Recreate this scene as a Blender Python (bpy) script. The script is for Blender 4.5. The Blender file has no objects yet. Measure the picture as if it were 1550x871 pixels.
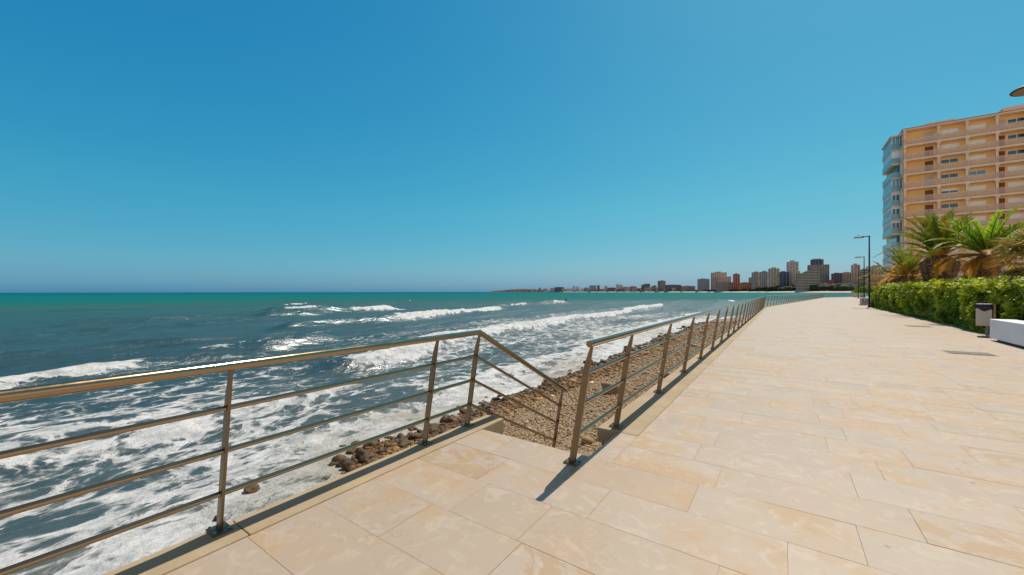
import bpy, bmesh, math, random
import numpy as np
from mathutils import Vector, Matrix, noise as mnoise

random.seed(7)
rng = np.random.default_rng(11)
S = bpy.context.scene
COL = S.collection
R = math.radians
YAW, FPX, EYE = 34.8, 590.0, 1.55
CA, SA = math.cos(R(YAW)), math.sin(R(YAW))
SEA = -1.8


def at(px, d):
    """ground position seen at column px of the 1550 px wide photograph, d metres deep"""
    x = (px - 775.0) / FPX * d
    return x * CA - d * SA, x * SA + d * CA


def smooth(a, b, x):
    t = np.clip((x - a) / (b - a), 0, 1)
    return t * t * (3 - 2 * t)


# ------------------------------------------------------------------ noise
def vnoise(x, y, seed=0):
    xi = np.floor(x).astype(np.int64); yi = np.floor(y).astype(np.int64)
    xf = x - xi; yf = y - yi
    def h(a, b):
        n = (a * 374761393 + b * 668265263 + seed * 982451653) & 0xFFFFFFFF
        n = ((n ^ (n >> 13)) * 1274126177) & 0xFFFFFFFF
        n = (n ^ (n >> 16)) & 0xFFFF
        return n / 65535.0
    u = xf * xf * xf * (xf * (xf * 6 - 15) + 10); v = yf * yf * yf * (yf * (yf * 6 - 15) + 10)
    a = h(xi, yi); b = h(xi + 1, yi); c = h(xi, yi + 1); d = h(xi + 1, yi + 1)
    return (a + (b - a) * u) * (1 - v) + (c + (d - c) * u) * v


def fbm(x, y, seed=0, octv=4):
    s = 0; a = .5; t = 0
    for o in range(octv):
        s = s + a * vnoise(x * 2 ** o + 17.3 * o, y * 2 ** o - 9.1 * o, seed + o); t += a; a *= .5
    return s / t


# ------------------------------------------------------------------ mesh helpers
class MB:
    def __init__(s):
        s.v = []; s.f = []
    def add(s, vs, fs):
        o = len(s.v); s.v += [tuple(p) for p in vs]; s.f += [tuple(i + o for i in f) for f in fs]
        return s
    def box(s, x0, x1, y0, y1, z0, z1):
        return s.add([(x0, y0, z0), (x1, y0, z0), (x1, y1, z0), (x0, y1, z0), (x0, y0, z1), (x1, y0, z1), (x1, y1, z1), (x0, y1, z1)],
                     [(3, 2, 1, 0), (4, 5, 6, 7), (0, 1, 5, 4), (1, 2, 6, 5), (2, 3, 7, 6), (3, 0, 4, 7)])
    def prism(s, poly, ext):
        """poly: 3-D points (closed loop), ext: vector"""
        n = len(poly); e = Vector(ext)
        vs = [Vector(p) for p in poly]; vs += [p + e for p in vs]
        fs = [tuple(range(n))[::-1], tuple(range(n, 2 * n))] + [(i, (i + 1) % n, n + (i + 1) % n, n + i) for i in range(n)]
        return s.add(vs, fs)
    def tube(s, pts, r, seg=12, cap=True, bulge=0.0):
        pts = [Vector(p) for p in pts]; n = len(pts)
        rs = r if isinstance(r, (list, tuple)) else [r] * n
        rings = []
        for i, p in enumerate(pts):
            if i == 0: t = pts[1] - p
            elif i == n - 1: t = p - pts[i - 1]
            else: t = (pts[i + 1] - p).normalized() + (p - pts[i - 1]).normalized()
            t.normalize()
            up = Vector((0, 0, 1)) if abs(t.z) < .95 else Vector((1, 0, 0))
            a = t.cross(up).normalized(); b = a.cross(t).normalized()
            k = 1.0
            if 0 < i < n - 1:
                c = (p - pts[i - 1]).normalized().dot(t); k = 1 / max(c, .5)
            rings.append([p + (a * math.cos(q) + b * math.sin(q) * (k if abs(t.z) < .95 else 1)) * rs[i] for q in [2 * math.pi * j / seg for j in range(seg)]])
        vs = [q for ring in rings for q in ring]
        fs = [(i * seg + j, i * seg + (j + 1) % seg, (i + 1) * seg + (j + 1) % seg, (i + 1) * seg + j) for i in range(n - 1) for j in range(seg)]
        if cap:
            fs += [tuple(range(seg))[::-1], tuple(range((n - 1) * seg, n * seg))]
        return s.add(vs, fs)
    def lathe(s, prof, c=(0, 0, 0), seg=24):
        """prof: (r, z) list, closed at the ends if r = 0"""
        n = len(prof)
        vs = [(c[0] + r * math.cos(2 * math.pi * j / seg), c[1] + r * math.sin(2 * math.pi * j / seg), c[2] + z) for r, z in prof for j in range(seg)]
        fs = [(i * seg + j, i * seg + (j + 1) % seg, (i + 1) * seg + (j + 1) % seg, (i + 1) * seg + j) for i in range(n - 1) for j in range(seg)]
        return s.add(vs, fs)
    def build(s, name, mat, parent=None, loc=None, flat=True, bevel=0.0):
        me = bpy.data.meshes.new(name); me.from_pydata(s.v, [], s.f); me.update()
        o = link(name, me, mat, parent, loc)
        if not flat:
            for p in me.polygons: p.use_smooth = True
        if bevel:
            m = o.modifiers.new('bevel', 'BEVEL'); m.width = bevel; m.segments = 2; m.limit_method = 'ANGLE'
        return o


def link(name, me, mat, parent=None, loc=None):
    o = bpy.data.objects.new(name, me); COL.objects.link(o)
    if mat is not None: me.materials.append(mat)
    if parent is not None: o.parent = parent
    if loc is not None: o.location = loc
    return o


def np_mesh(name, V, F, smooth_shade=False):
    """V (n,3), F (m,k) arrays to a mesh, quickly"""
    me = bpy.data.meshes.new(name)
    V = np.asarray(V, np.float32); F = np.asarray(F, np.int32); k = F.shape[1]
    me.vertices.add(len(V)); me.vertices.foreach_set('co', V.ravel())
    me.loops.add(F.size); me.loops.foreach_set('vertex_index', F.ravel())
    me.polygons.add(len(F)); me.polygons.foreach_set('loop_start', np.arange(0, F.size, k, dtype=np.int32))
    me.polygons.foreach_set('loop_total', np.full(len(F), k, np.int32))
    if smooth_shade: me.polygons.foreach_set('use_smooth', np.ones(len(F), bool))
    me.update(calc_edges=True); me.validate()
    return me


def fattr(me, name, vals, domain='POINT'):
    a = me.attributes.new(name, 'FLOAT', domain); a.data.foreach_set('value', np.asarray(vals, np.float32))


def tag(o, label=None, cat=None, group=None, kind=None):
    if label: o['label'] = label
    if cat: o['category'] = cat
    if group: o['group'] = group
    if kind: o['kind'] = kind
    return o


def empty(name, loc, label, cat, group=None, rz=0):
    o = bpy.data.objects.new(name, None); COL.objects.link(o); o.location = loc; o.rotation_euler = (0, 0, rz)
    o.empty_display_size = .2
    return tag(o, label, cat, group)


def copy_tree(o, parent=None):
    c = o.copy(); COL.objects.link(c); c.parent = parent
    for ch in o.children: copy_tree(ch, c)
    return c


# ------------------------------------------------------------------ material helpers
class NT:
    def __init__(s, name):
        s.m = bpy.data.materials.new(name); s.m.use_nodes = True; s.t = s.m.node_tree; s.n = s.t.nodes
        s.b = s.n['Principled BSDF']
    def node(s, kind, **kw):
        n = s.n.new('ShaderNode' + kind)
        for k, v in kw.items(): setattr(n, k, v)
        return n
    def L(s, a, b): s.t.links.new(a, b)
    def setin(s, n, key, v):
        if isinstance(v, bpy.types.NodeSocket): s.L(v, n.inputs[key])
        else: n.inputs[key].default_value = v
    def coord(s, which='Object', scale=(1, 1, 1)):
        tc = s.node('TexCoord'); mp = s.node('Mapping'); mp.inputs['Scale'].default_value = scale
        s.L(tc.outputs[which], mp.inputs['Vector']); return mp.outputs['Vector']
    def noise(s, vec, scale, detail=4, rough=.5, out=0, distortion=0):
        n = s.node('TexNoise'); s.L(vec, n.inputs['Vector']); n.inputs['Scale'].default_value = scale
        n.inputs['Detail'].default_value = detail; n.inputs['Roughness'].default_value = rough; n.inputs['Distortion'].default_value = distortion
        return n.outputs[out]
    def voronoi(s, vec, scale, feature='F1', out='Distance', rand=1.0):
        n = s.node('TexVoronoi', feature=feature); s.L(vec, n.inputs['Vector']); n.inputs['Scale'].default_value = scale
        n.inputs['Randomness'].default_value = rand
        return n.outputs[out]
    def attr(s, name, out='Fac'):
        return s.node('Attribute', attribute_name=name).outputs[out]
    def math(s, op, a, b=0.0, c=None, clamp=False):
        n = s.node('Math', operation=op, use_clamp=clamp); s.setin(n, 0, a); s.setin(n, 1, b)
        if c is not None: s.setin(n, 2, c)
        return n.outputs[0]
    def rng(s, v, a, b, c=0.0, d=1.0, smooth=True):
        n = s.node('MapRange'); n.interpolation_type = 'SMOOTHSTEP' if smooth else 'LINEAR'
        s.setin(n, 'Value', v)
        for k, q in (('From Min', a), ('From Max', b), ('To Min', c), ('To Max', d)): s.setin(n, k, q)
        return n.outputs[0]
    def mix(s, f, a, b, blend='MIX'):
        n = s.node('Mix', data_type='RGBA', blend_type=blend); s.setin(n, 0, f)
        for k, q in ((6, a), (7, b)):
            s.setin(n, k, q if isinstance(q, bpy.types.NodeSocket) else (*q[:3], 1))
        return n.outputs[2]
    def ramp(s, f, stops, mode='LINEAR'):
        n = s.node('ValToRGB'); n.color_ramp.interpolation = mode; e = n.color_ramp.elements
        while len(e) < len(stops): e.new(.5)
        for q, (p, c) in zip(e, stops): q.position = p; q.color = (*c[:3], 1)
        s.L(f, n.inputs[0]); return n.outputs[0]
    def bump(s, h, strength=.3, dist=.01):
        n = s.node('Bump'); n.inputs['Strength'].default_value = strength; n.inputs['Distance'].default_value = dist
        s.L(h, n.inputs['Height']); s.L(n.outputs[0], s.b.inputs['Normal']); return n
    def out(s, col=None, rough=None, metal=None, spec=None):
        for k, v in (('Base Color', col), ('Roughness', rough), ('Metallic', metal), ('Specular IOR Level', spec)):
            if v is None: continue
            if isinstance(v, (tuple, list)): v = (*v[:3], 1)
            s.setin(s.b, k, v)
        return s.m


def simple(name, col, rough=.6, metal=0, var=.12, scale=4, spec=.4, bump=0):
    t = NT(name); v = t.coord()
    n = t.noise(v, scale, 5, .6)
    c = t.mix(t.rng(n, .3, .7), [x * (1 - var) for x in col], [min(1, x * (1 + var)) for x in col])
    if bump: t.bump(t.noise(v, scale * 6, 4, .6), bump, .01)
    return t.out(c, rough, metal, spec)


# ------------------------------------------------------------------ materials
def m_paving():
    t = NT('limestone paving'); v = t.coord()
    tone = t.attr('tone'); tone2 = t.attr('tone_warm')
    # every slab is cut from another place of the stone
    off = t.node('CombineXYZ'); t.L(t.math('MULTIPLY', tone, 37.0), off.inputs[0]); t.L(t.math('MULTIPLY', tone2, 53.0), off.inputs[1])
    vm = t.node('VectorMath', operation='ADD'); t.L(v, vm.inputs[0]); t.L(off.outputs[0], vm.inputs[1]); sv = vm.outputs[0]
    n1 = t.noise(sv, 1.3, 6, .6, distortion=.6); n2 = t.noise(sv, 5.5, 5, .65, distortion=1.2); n3 = t.noise(v, .25, 3, .5)
    c = t.mix(t.rng(tone, 0, 1, smooth=False), (.368, .285, .208), (.392, .311, .236))
    c = t.mix(t.math('MULTIPLY', t.rng(n1, .46, .64), .80), c, (.385, .245, .122))
    c = t.mix(t.math('MULTIPLY', t.rng(n2, .49, .66), .45), c, (.48, .395, .305))
    c = t.mix(t.math('MULTIPLY', t.rng(tone2, .88, 1.0), .5), c, (.37, .24, .125))
    c = t.mix(t.math('MULTIPLY', t.rng(n3, .45, .7), .22), c, (.37, .285, .21))
    # fine veins and chips
    ve = t.voronoi(t.noise(sv, 2.2, 3, .5, out=1), 5, 'DISTANCE_TO_EDGE')
    c = t.mix(t.math('MULTIPLY', t.rng(ve, .025, 0.0), t.math('MULTIPLY', t.rng(t.noise(v, 1.1, 3), .5, .62), .30)), c, (.25, .17, .105))
    sp = t.voronoi(v, 5.0, 'F1'); spm = t.math('MULTIPLY', t.rng(sp, .13, .05), t.rng(t.noise(v, 1.7, 2), .50, .60))
    c = t.mix(t.math('MULTIPLY', spm, .6), c, (.17, .11, .07))
    bl = t.math('MULTIPLY', t.rng(t.noise(sv, 2.6, 4, .55, distortion=2.2), .50, .53), t.math('GREATER_THAN', t.math('FRACT', t.math('MULTIPLY', tone, 13.7)), .90))
    c = t.mix(t.math('MULTIPLY', bl, .6), c, (.36, .22, .10))
    st = t.rng(t.noise(v, .8, 5, .7, distortion=1.5), .60, .70)
    c = t.mix(t.math('MULTIPLY', st, .35), c, (.41, .26, .12))
    t.bump(t.math('ADD', n2, t.noise(v, 60, 3, .6)), .12, .004)
    return t.out(c, t.rng(n1, .3, .7, .45, .60), 0, .55)


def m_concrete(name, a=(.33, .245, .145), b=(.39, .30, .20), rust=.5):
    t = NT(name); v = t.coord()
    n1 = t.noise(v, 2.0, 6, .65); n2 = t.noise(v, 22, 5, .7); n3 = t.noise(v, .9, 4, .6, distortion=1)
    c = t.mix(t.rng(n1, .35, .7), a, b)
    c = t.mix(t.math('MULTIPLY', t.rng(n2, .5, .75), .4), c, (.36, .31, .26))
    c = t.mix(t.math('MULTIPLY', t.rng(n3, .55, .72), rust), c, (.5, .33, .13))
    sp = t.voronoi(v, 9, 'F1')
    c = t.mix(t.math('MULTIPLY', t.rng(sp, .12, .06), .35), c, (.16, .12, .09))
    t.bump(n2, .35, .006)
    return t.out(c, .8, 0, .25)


def m_steel(name, col=(.50, .46, .40), rough=.2):
    t = NT(name); v = t.coord('Object')
    n = t.noise(v, 3, 5, .7); n2 = t.noise(v, 30, 3, .6)
    c = t.mix(t.math('MULTIPLY', t.rng(n, .45, .75), .5), col, (.38, .25, .13))
    r = t.rng(n, .3, .7, rough, rough + .1)
    return t.out(c, r, 1.0)


def m_water():
    t = NT('sea water'); v = t.coord()
    foam = t.attr('foam'); off = t.attr('offshore')
    # water colour by distance offshore (turbid at the shore, slate over weed, turquoise over sand, blue far out)
    wn = t.noise(t.coord('Object', (.05, .012, .05)), 1, 4, .6)
    wn2 = t.noise(t.coord('Object', (.30, .055, .30)), 1, 5, .65)
    o2 = t.math('ADD', off, t.math('MULTIPLY', t.math('SUBTRACT', wn, .5), .14)); o2 = t.math('ADD', o2, t.math('MULTIPLY', t.math('SUBTRACT', wn2, .5), .26))
    c = t.ramp(o2, [(0.0, (.10, .095, .065)), (.06, (.036, .054, .048)), (.14, (.009, .034, .037)), (.30, (.010, .056, .060)),
                    (.46, (.012, .068, .074)), (.60, (.018, .095, .098)), (.655, (.034, .096, .092)), (.76, (.004, .122, .122)), (.86, (.0, .125, .128)), (1.0, (.0, .075, .110))])
    # suspended sand patches close in
    tn = t.noise(t.coord('Object', (.35, .16, .35)), 1, 5, .6)
    # lacy foam: cells with bright rims, filaments, bubbles
    iso = t.coord('Object', (1.0, .80, 1.0))
    def warp(vec, sc, amp):
        wv = t.noise(vec, sc, 3, .6, out=1); wm = t.node('VectorMath', operation='MULTIPLY_ADD')
        t.L(wv, wm.inputs[0]); wm.inputs[1].default_value = (amp, amp, 0); t.L(vec, wm.inputs[2]); return wm.outputs[0]
    q = warp(warp(iso, .45, 1.1), 1.9, .22)
    e1 = t.rng(t.voronoi(q, .95, 'DISTANCE_TO_EDGE'), .26, 0.0)
    e2 = t.rng(t.voronoi(q, 2.3, 'DISTANCE_TO_EDGE'), .26, 0.0)
    e3 = t.rng(t.voronoi(q, 6.5, 'DISTANCE_TO_EDGE'), .30, 0.0)
    n1 = t.noise(q, 1.3, 5, .6); rd = t.math('SUBTRACT', 1.0, t.math('MULTIPLY', t.math('ABSOLUTE', t.math('SUBTRACT', n1, .5)), 9.0), clamp=True)
    f1 = t.rng(t.noise(iso, .55, 8, .62), .32, .68, 0, 1, smooth=False)
    f2 = t.rng(t.noise(q, 5.5, 6, .72), .3, .7, 0, 1, smooth=False)
    p = t.math('MULTIPLY', e1, .22)
    for g_, w_ in ((e2, .17), (e3, .09), (rd, .14), (f1, .26), (f2, .16)): p = t.math('ADD', p, t.math('MULTIPLY', g_, w_))
    th = t.math('SUBTRACT', 1.0, foam)
    mask = t.rng(p, t.math('SUBTRACT', th, .05), t.math('ADD', th, .14))
    mask = t.math('MULTIPLY', mask, t.rng(foam, .02, .12))
    thin = t.rng(p, t.math('SUBTRACT', th, .32), t.math('ADD', th, .05), 0, .18)     # aerated water round the foam
    thin = t.math('MULTIPLY', thin, t.rng(foam, .15, .5))
    c = t.mix(thin, c, (.16, .20, .195))
    f3 = t.noise(t.coord('Object', (1.1, .8, 2.0)), 2.6, 6, .72)
    fc = t.mix(t.rng(f3, .34, .62), (.36, .375, .38), (.63, .625, .61))
    fc = t.mix(t.math('MULTIPLY', t.math('MULTIPLY', t.rng(tn, .45, .62), t.rng(off, .055, .0)), .75), fc, (.30, .255, .18))
    c = t.mix(mask, c, fc)
    # ripples
    r1 = t.noise(t.coord('Object', (1.6, .85, 1.6)), 1, 6, .62); r2 = t.noise(t.coord('Object', (.35, .12, .35)), 1, 5, .6)
    r3 = t.noise(t.coord('Object', (.13, .035, .13)), 1, 4, .6)
    h = t.math('ADD', t.math('MULTIPLY', r1, .32), t.math('MULTIPLY', r2, .9)); h = t.math('ADD', h, t.math('MULTIPLY', r3, 4.0))
    h = t.math('ADD', h, t.math('MULTIPLY', t.math('MULTIPLY', t.math('ADD', f1, f2), mask), .11))
    bp = t.bump(h, .75, .55)
    # a rough sea never mirrors fully at grazing angles: waves keep facing the viewer
    t.n.remove(t.b)
    di = t.node('BsdfDiffuse'); t.L(c, di.inputs['Color']); gl = t.node('BsdfGlossy'); gl.inputs['Roughness'].default_value = .33
    for n_ in (di, gl): t.L(bp.outputs[0], n_.inputs['Normal'])
    fr = t.node('Fresnel'); fr.inputs['IOR'].default_value = 1.33; t.L(bp.outputs[0], fr.inputs['Normal'])
    fac = t.math('MULTIPLY', t.math('MINIMUM', fr.outputs[0], t.ramp(off, [(0, (.20,) * 3), (.12, (.22,) * 3), (.30, (.24,) * 3), (.5, (.18,) * 3), (.68, (.05,) * 3)])), t.rng(mask, 0, .7, 1, .1))
    mx = t.node('MixShader'); t.L(fac, mx.inputs[0]); t.L(di.outputs[0], mx.inputs[1]); t.L(gl.outputs[0], mx.inputs[2]); t.L(mx.outputs[0], t.n['Material Output'].inputs[0])
    return t.m


def m_beach():
    t = NT('pebble beach'); v = t.coord(); wet = t.attr('wet')
    n1 = t.noise(v, .6, 5, .6); n2 = t.voronoi(v, 16, 'F1', 'Color'); d2 = t.voronoi(v, 16, 'F1'); d3 = t.voronoi(v, 38, 'F1')
    c = t.mix(t.rng(n1, .35, .65), (.26, .175, .088), (.33, .235, .135))
    cc = t.mix(.5, c, t.ramp(t.math('FRACT', t.math('MULTIPLY', n2, 3.1)), [(0, (.12, .075, .04)), (.35, (.32, .22, .12)), (.6, (.38, .32, .25)), (.85, (.2, .16, .13)), (1, (.42, .29, .15))]))
    cc = t.mix(t.math('MULTIPLY', wet, .72), cc, (.075, .05, .028))
    h = t.math('ADD', t.math('MULTIPLY', d2, -1), t.math('MULTIPLY', d3, -.5))
    t.bump(h, .9, .05)
    return t.out(cc, t.rng(wet, 0, 1, .85, .3), 0, .4)


def m_stone(name, a, b, wet=0.0):
    t = NT(name); oi = t.node('ObjectInfo'); v = t.coord()
    n = t.noise(v, 3.5, 6, .65); n2 = t.noise(v, 14, 5, .7)
    c = t.mix(t.rng(n, .3, .7), a, b)
    c = t.mix(t.math('MULTIPLY', oi.outputs['Random'], .85), c, (.040, .024, .012))
    c = t.mix(t.math('MULTIPLY', t.rng(n2, .5, .7), .4), c, (.40, .28, .13))
    t.bump(n2, .5, .03)
    return t.out(c, .75 - .3 * wet, 0, .3)


def m_tone(name, stops, rough=.7, spec=.3, trans=0.0, tcol=None, attr='tone', nscale=None):
    """colour from the 'tone' attribute"""
    t = NT(name); f = t.attr(attr)
    if nscale:
        f = t.math('ADD', f, t.math('MULTIPLY', t.math('SUBTRACT', t.noise(t.coord(), nscale, 4), .5), .5), clamp=True)
    c = t.ramp(f, stops)
    t.out(c, rough, 0, spec)
    if trans:
        tr = t.node('BsdfTranslucent'); t.L(t.mix(.0, c, c) if tcol is None else t.mix(1, c, tcol, 'MULTIPLY'), tr.inputs[0])
        mx = t.node('MixShader'); mx.inputs[0].default_value = trans
        t.L(t.b.outputs[0], mx.inputs[1]); t.L(tr.outputs[0], mx.inputs[2]); t.L(mx.outputs[0], t.n['Material Output'].inputs[0])
    return t.m


def m_facade(name, wall, glass, sx=3.2, sz=2.9, wx=.5, wz=.45, band=0.0):
    """far buildings: wall with rows of window openings (object space, all round)"""
    t = NT(name); tc = t.node('TexCoord'); sep = t.node('SeparateXYZ'); t.L(tc.outputs['Object'], sep.inputs[0])
    h = t.math('ADD', sep.outputs[0], sep.outputs[1])
    sx = sx * 2.1; fx = t.math('FRACT', t.math('DIVIDE', h, sx)); fz = t.math('FRACT', t.math('DIVIDE', sep.outputs[2], sz))
    mx = t.math('LESS_THAN', fx, wx); mz = t.math('LESS_THAN', fz, wz)
    geo = t.node('NewGeometry'); sg = t.node('SeparateXYZ'); t.L(geo.outputs['Normal'], sg.inputs[0])
    side = t.math('LESS_THAN', t.math('ABSOLUTE', sg.outputs[2]), .5)
    m = t.math('MULTIPLY', t.math('MULTIPLY', mx, t.math('ADD', t.math('MULTIPLY', mz, .35), .5)), side)
    n = t.noise(tc.outputs['Object'], .08, 4, .6); n2 = t.noise(tc.outputs['Object'], .5, 3)
    w = t.mix(t.rng(n, .3, .7), [q * .8 for q in wall], [min(1, q * 1.15) for q in wall])
    c = t.mix(t.math('MULTIPLY', m, t.rng(n2, .3, .6, .7, 1)), w, glass)
    if band:
        bz = t.math('MULTIPLY', t.math('GREATER_THAN', fz, 1 - band), side)
        c = t.mix(t.math('MULTIPLY', bz, .8), c, (.70, .55, .42))
    return t.out(c, .7, 0, .3)


def m_glassy(name, col, tr):
    t = NT(name); t.out(col, .4, 0, .4)
    a = t.node('BsdfTransparent'); mx = t.node('MixShader'); mx.inputs[0].default_value = tr
    t.L(t.b.outputs[0], mx.inputs[1]); t.L(a.outputs[0], mx.inputs[2]); t.L(mx.outputs[0], t.n['Material Output'].inputs[0]); return t.m


M = dict(
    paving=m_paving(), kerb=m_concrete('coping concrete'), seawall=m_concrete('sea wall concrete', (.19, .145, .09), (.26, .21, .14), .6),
    joint=simple('joint mortar', (.28, .215, .155), .9), steel=m_steel('stainless steel', col=(.38, .275, .165), rough=.14), post_steel=m_steel('brushed post steel', (.215, .16, .105), .34),
    water=m_water(), beach=m_beach(),
    rock=m_stone('brown rock', (.19, .110, .042), (.31, .195, .085)), rock_wet=m_stone('wet rock', (.055, .029, .009), (.135, .070, .022), 1.0),
    ochre=m_stone('ochre rock', (.40, .26, .12), (.52, .36, .19)),
    pebbles=m_tone('pebbles', [(0, (0.0616, 0.034, 0.0148)), (.2, (0.224, 0.115, 0.041)), (.45, (0.392, 0.225, 0.0861)), (.62, (0.302, 0.205, 0.115)), (.8, (0.493, 0.34, 0.18)), (.92, (0.325, 0.125, 0.0328)), (1, (0.672, 0.51, 0.328))], .7, .3),
    leaf=m_tone('hedge leaves', [(0, (.04, .07, .006)), (.4, (.13, .20, .010)), (.7, (.30, .40, .015)), (1, (.55, .62, .07))], .42, .35, .45, (1.0, .92, .2)),
    hedge_core=simple('hedge twigs', (.016, .026, .006), .9, var=.5, scale=6),
    bush=m_tone('shrub leaves', [(0, (.02, .04, .012)), (.6, (.05, .085, .02)), (1, (.12, .16, .05))], .5, .4, .25),
    frond=m_tone('palm fronds', [(0, (0.6, 0.264, 0.036)), (.22, (0.504, 0.276, 0.03)), (.4, (0.24, 0.228, 0.024)), (.6, (0.114, 0.186, 0.0216)), (.85, (0.24, 0.384, 0.024)), (1, (0.432, 0.624, 0.048))], .5, .25, .45),
    dryfan=m_tone('fan palm leaves', [(0, (.72, .48, .16)), (.45, (.60, .41, .11)), (.7, (.26, .25, .05)), (1, (.08, .14, .04))], .5, .3, .35),
    trunk=m_tone('palm trunk', [(0, (.06, .035, .02)), (.5, (.17, .10, .055)), (1, (.30, .18, .09))], .9, .2, nscale=7),
    white=simple('white rendered concrete', (.78, .75, .76), .7, var=.04, scale=3, bump=.08),
    dark_gap=simple('plinth', (.09, .08, .08), .9),
    lamp_black=simple('black painted steel', (.012, .013, .018), .6, var=.2), lamp_lens=simple('lamp diffuser', (.20, .15, .09), .4),
    lamp_top=simple('lamp top grey', (.35, .32, .30), .5),
    block=simple('pale stone block', (.50, .46, .42), .8, var=.2, scale=3, bump=.2), paint_black=simple('black spray paint', (.03, .03, .035), .7),
    cream=simple('cream bin panel', (.62, .53, .44), .5, var=.06), timber=simple('bin timber', (.42, .22, .07), .6, var=.25, scale=9),
    bag=simple('navy bin liner', (.010, .014, .035), .6, var=.3, spec=.5), post_grey=simple('grey post', (.33, .31, .3), .5),
    iron=simple('manhole iron', (.22, .185, .15), .7, var=.3, scale=14, bump=.5),
    garden=simple('pale compacted ground', (.40, .32, .22), .95, var=.4, scale=1.2),
    orange=simple('orange render', (.98, .60, .25), .8, var=.05, scale=.6), peach=simple('peach slab', (.86, .62, .43), .8, var=.08, scale=.8),
    panel=m_glassy('pinkish railing panel', (.80, .56, .44), .70), rail_white=simple('pale handrail', (.72, .60, .52), .5),
    door=simple('red brown door', (.22, .045, .015), .5, var=.25), door_pale=simple('pale door', (.55, .48, .46), .5),
    shutter=simple('white shutter', (.93, .90, .87), .5, var=.03), wframe=simple('white window frame', (.82, .82, .82), .5),
    glass=simple('window glass', (.03, .06, .085), .08, spec=.8, var=.3), glass_blue=simple('sky blue glazing', (.13, .34, .44), .12, spec=.7, var=.25, scale=.5),
    parapet=simple('blue glass parapet', (.22, .40, .46), .25, spec=.6, var=.1), bay_white=simple('bay white panel', (.86, .88, .90), .5),
    roof_tile=simple('roof edge', (.34, .17, .12), .8),
    sand=simple('far sand', (.58, .48, .37), .95, var=.08, scale=.02), scrub=simple('scrub land', (.105, .085, .055), .95, var=.5, scale=.03),
    trees=m_tone('far trees', [(0, (.012, .018, .010)), (.6, (.03, .042, .02)), (1, (.06, .07, .035))], .8, .2),
    buoy=simple('orange buoy', (.85, .30, .02), .4), yellow=simple('yellow paint', (.85, .48, .02), .5),
    wetsuit=simple('dark wetsuit', (.05, .03, .025), .5), board=simple('pale surfboard', (.8, .76, .66), .3), pale=simple('pale stucco', (.66, .62, .58), .7),
)

# ------------------------------------------------------------------ world, sun, camera
SUN_EL, SUN_AZ = 58.5, 9.6
w = bpy.data.worlds.new('World'); S.world = w; w.use_nodes = True
nt = w.node_tree; bg = nt.nodes['Background']
sky = nt.nodes.new('ShaderNodeTexSky'); sky.sky_type = 'NISHITA'; sky.sun_disc = False
sky.sun_elevation = R(SUN_EL); sky.sun_rotation = R(SUN_AZ); sky.altitude = 0; sky.air_density = 1.0; sky.dust_density = .6; sky.ozone_density = 1.6
sep = nt.nodes.new('ShaderNodeSeparateColor'); nt.links.new(sky.outputs[0], sep.inputs[0])
def wm(op, a, b):
    n = nt.nodes.new('ShaderNodeMath'); n.operation = op
    for k_, q in ((0, a), (1, b)):
        if isinstance(q, bpy.types.NodeSocket): nt.links.new(q, n.inputs[k_])
        else: n.inputs[k_].default_value = q
    return n.outputs[0]
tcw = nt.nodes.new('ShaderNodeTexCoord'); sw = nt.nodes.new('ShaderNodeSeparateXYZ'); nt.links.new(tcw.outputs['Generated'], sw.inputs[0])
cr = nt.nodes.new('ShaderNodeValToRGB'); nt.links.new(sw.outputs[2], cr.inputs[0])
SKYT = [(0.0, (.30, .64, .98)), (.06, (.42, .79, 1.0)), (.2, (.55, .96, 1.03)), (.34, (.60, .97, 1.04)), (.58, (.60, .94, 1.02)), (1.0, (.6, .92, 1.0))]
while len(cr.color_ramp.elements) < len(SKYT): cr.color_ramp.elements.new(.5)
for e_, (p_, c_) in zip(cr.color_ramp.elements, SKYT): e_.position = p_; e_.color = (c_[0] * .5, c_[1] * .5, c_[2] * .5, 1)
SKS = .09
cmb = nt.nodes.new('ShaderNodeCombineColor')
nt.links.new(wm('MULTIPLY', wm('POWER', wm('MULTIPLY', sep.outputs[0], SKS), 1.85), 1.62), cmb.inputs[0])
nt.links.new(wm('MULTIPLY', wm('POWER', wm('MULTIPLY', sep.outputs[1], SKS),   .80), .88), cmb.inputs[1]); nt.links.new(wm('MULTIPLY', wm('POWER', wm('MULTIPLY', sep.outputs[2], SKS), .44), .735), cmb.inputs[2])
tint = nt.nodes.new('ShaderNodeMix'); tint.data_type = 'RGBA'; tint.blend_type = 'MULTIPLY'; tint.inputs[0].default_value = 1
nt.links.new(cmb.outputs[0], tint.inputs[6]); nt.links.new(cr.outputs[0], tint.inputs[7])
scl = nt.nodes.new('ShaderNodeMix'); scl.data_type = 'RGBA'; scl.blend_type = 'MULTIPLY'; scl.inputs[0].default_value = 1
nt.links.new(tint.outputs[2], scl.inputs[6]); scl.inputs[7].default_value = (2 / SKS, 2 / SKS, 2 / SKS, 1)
zen = nt.nodes.new('ShaderNodeMix'); zen.data_type = 'RGBA'; zen.blend_type = 'MULTIPLY'; zen.inputs[0].default_value = 1   # unseen upper sky, made neutral to keep shadows from turning blue
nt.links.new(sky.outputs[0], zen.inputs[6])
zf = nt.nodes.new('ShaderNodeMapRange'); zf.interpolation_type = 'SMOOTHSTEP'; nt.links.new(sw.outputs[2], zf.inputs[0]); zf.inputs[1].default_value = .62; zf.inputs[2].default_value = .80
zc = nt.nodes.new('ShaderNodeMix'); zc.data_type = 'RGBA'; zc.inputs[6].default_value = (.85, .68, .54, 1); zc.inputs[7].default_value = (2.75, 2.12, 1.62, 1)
nt.links.new(zc.outputs[2], zen.inputs[7])
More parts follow.
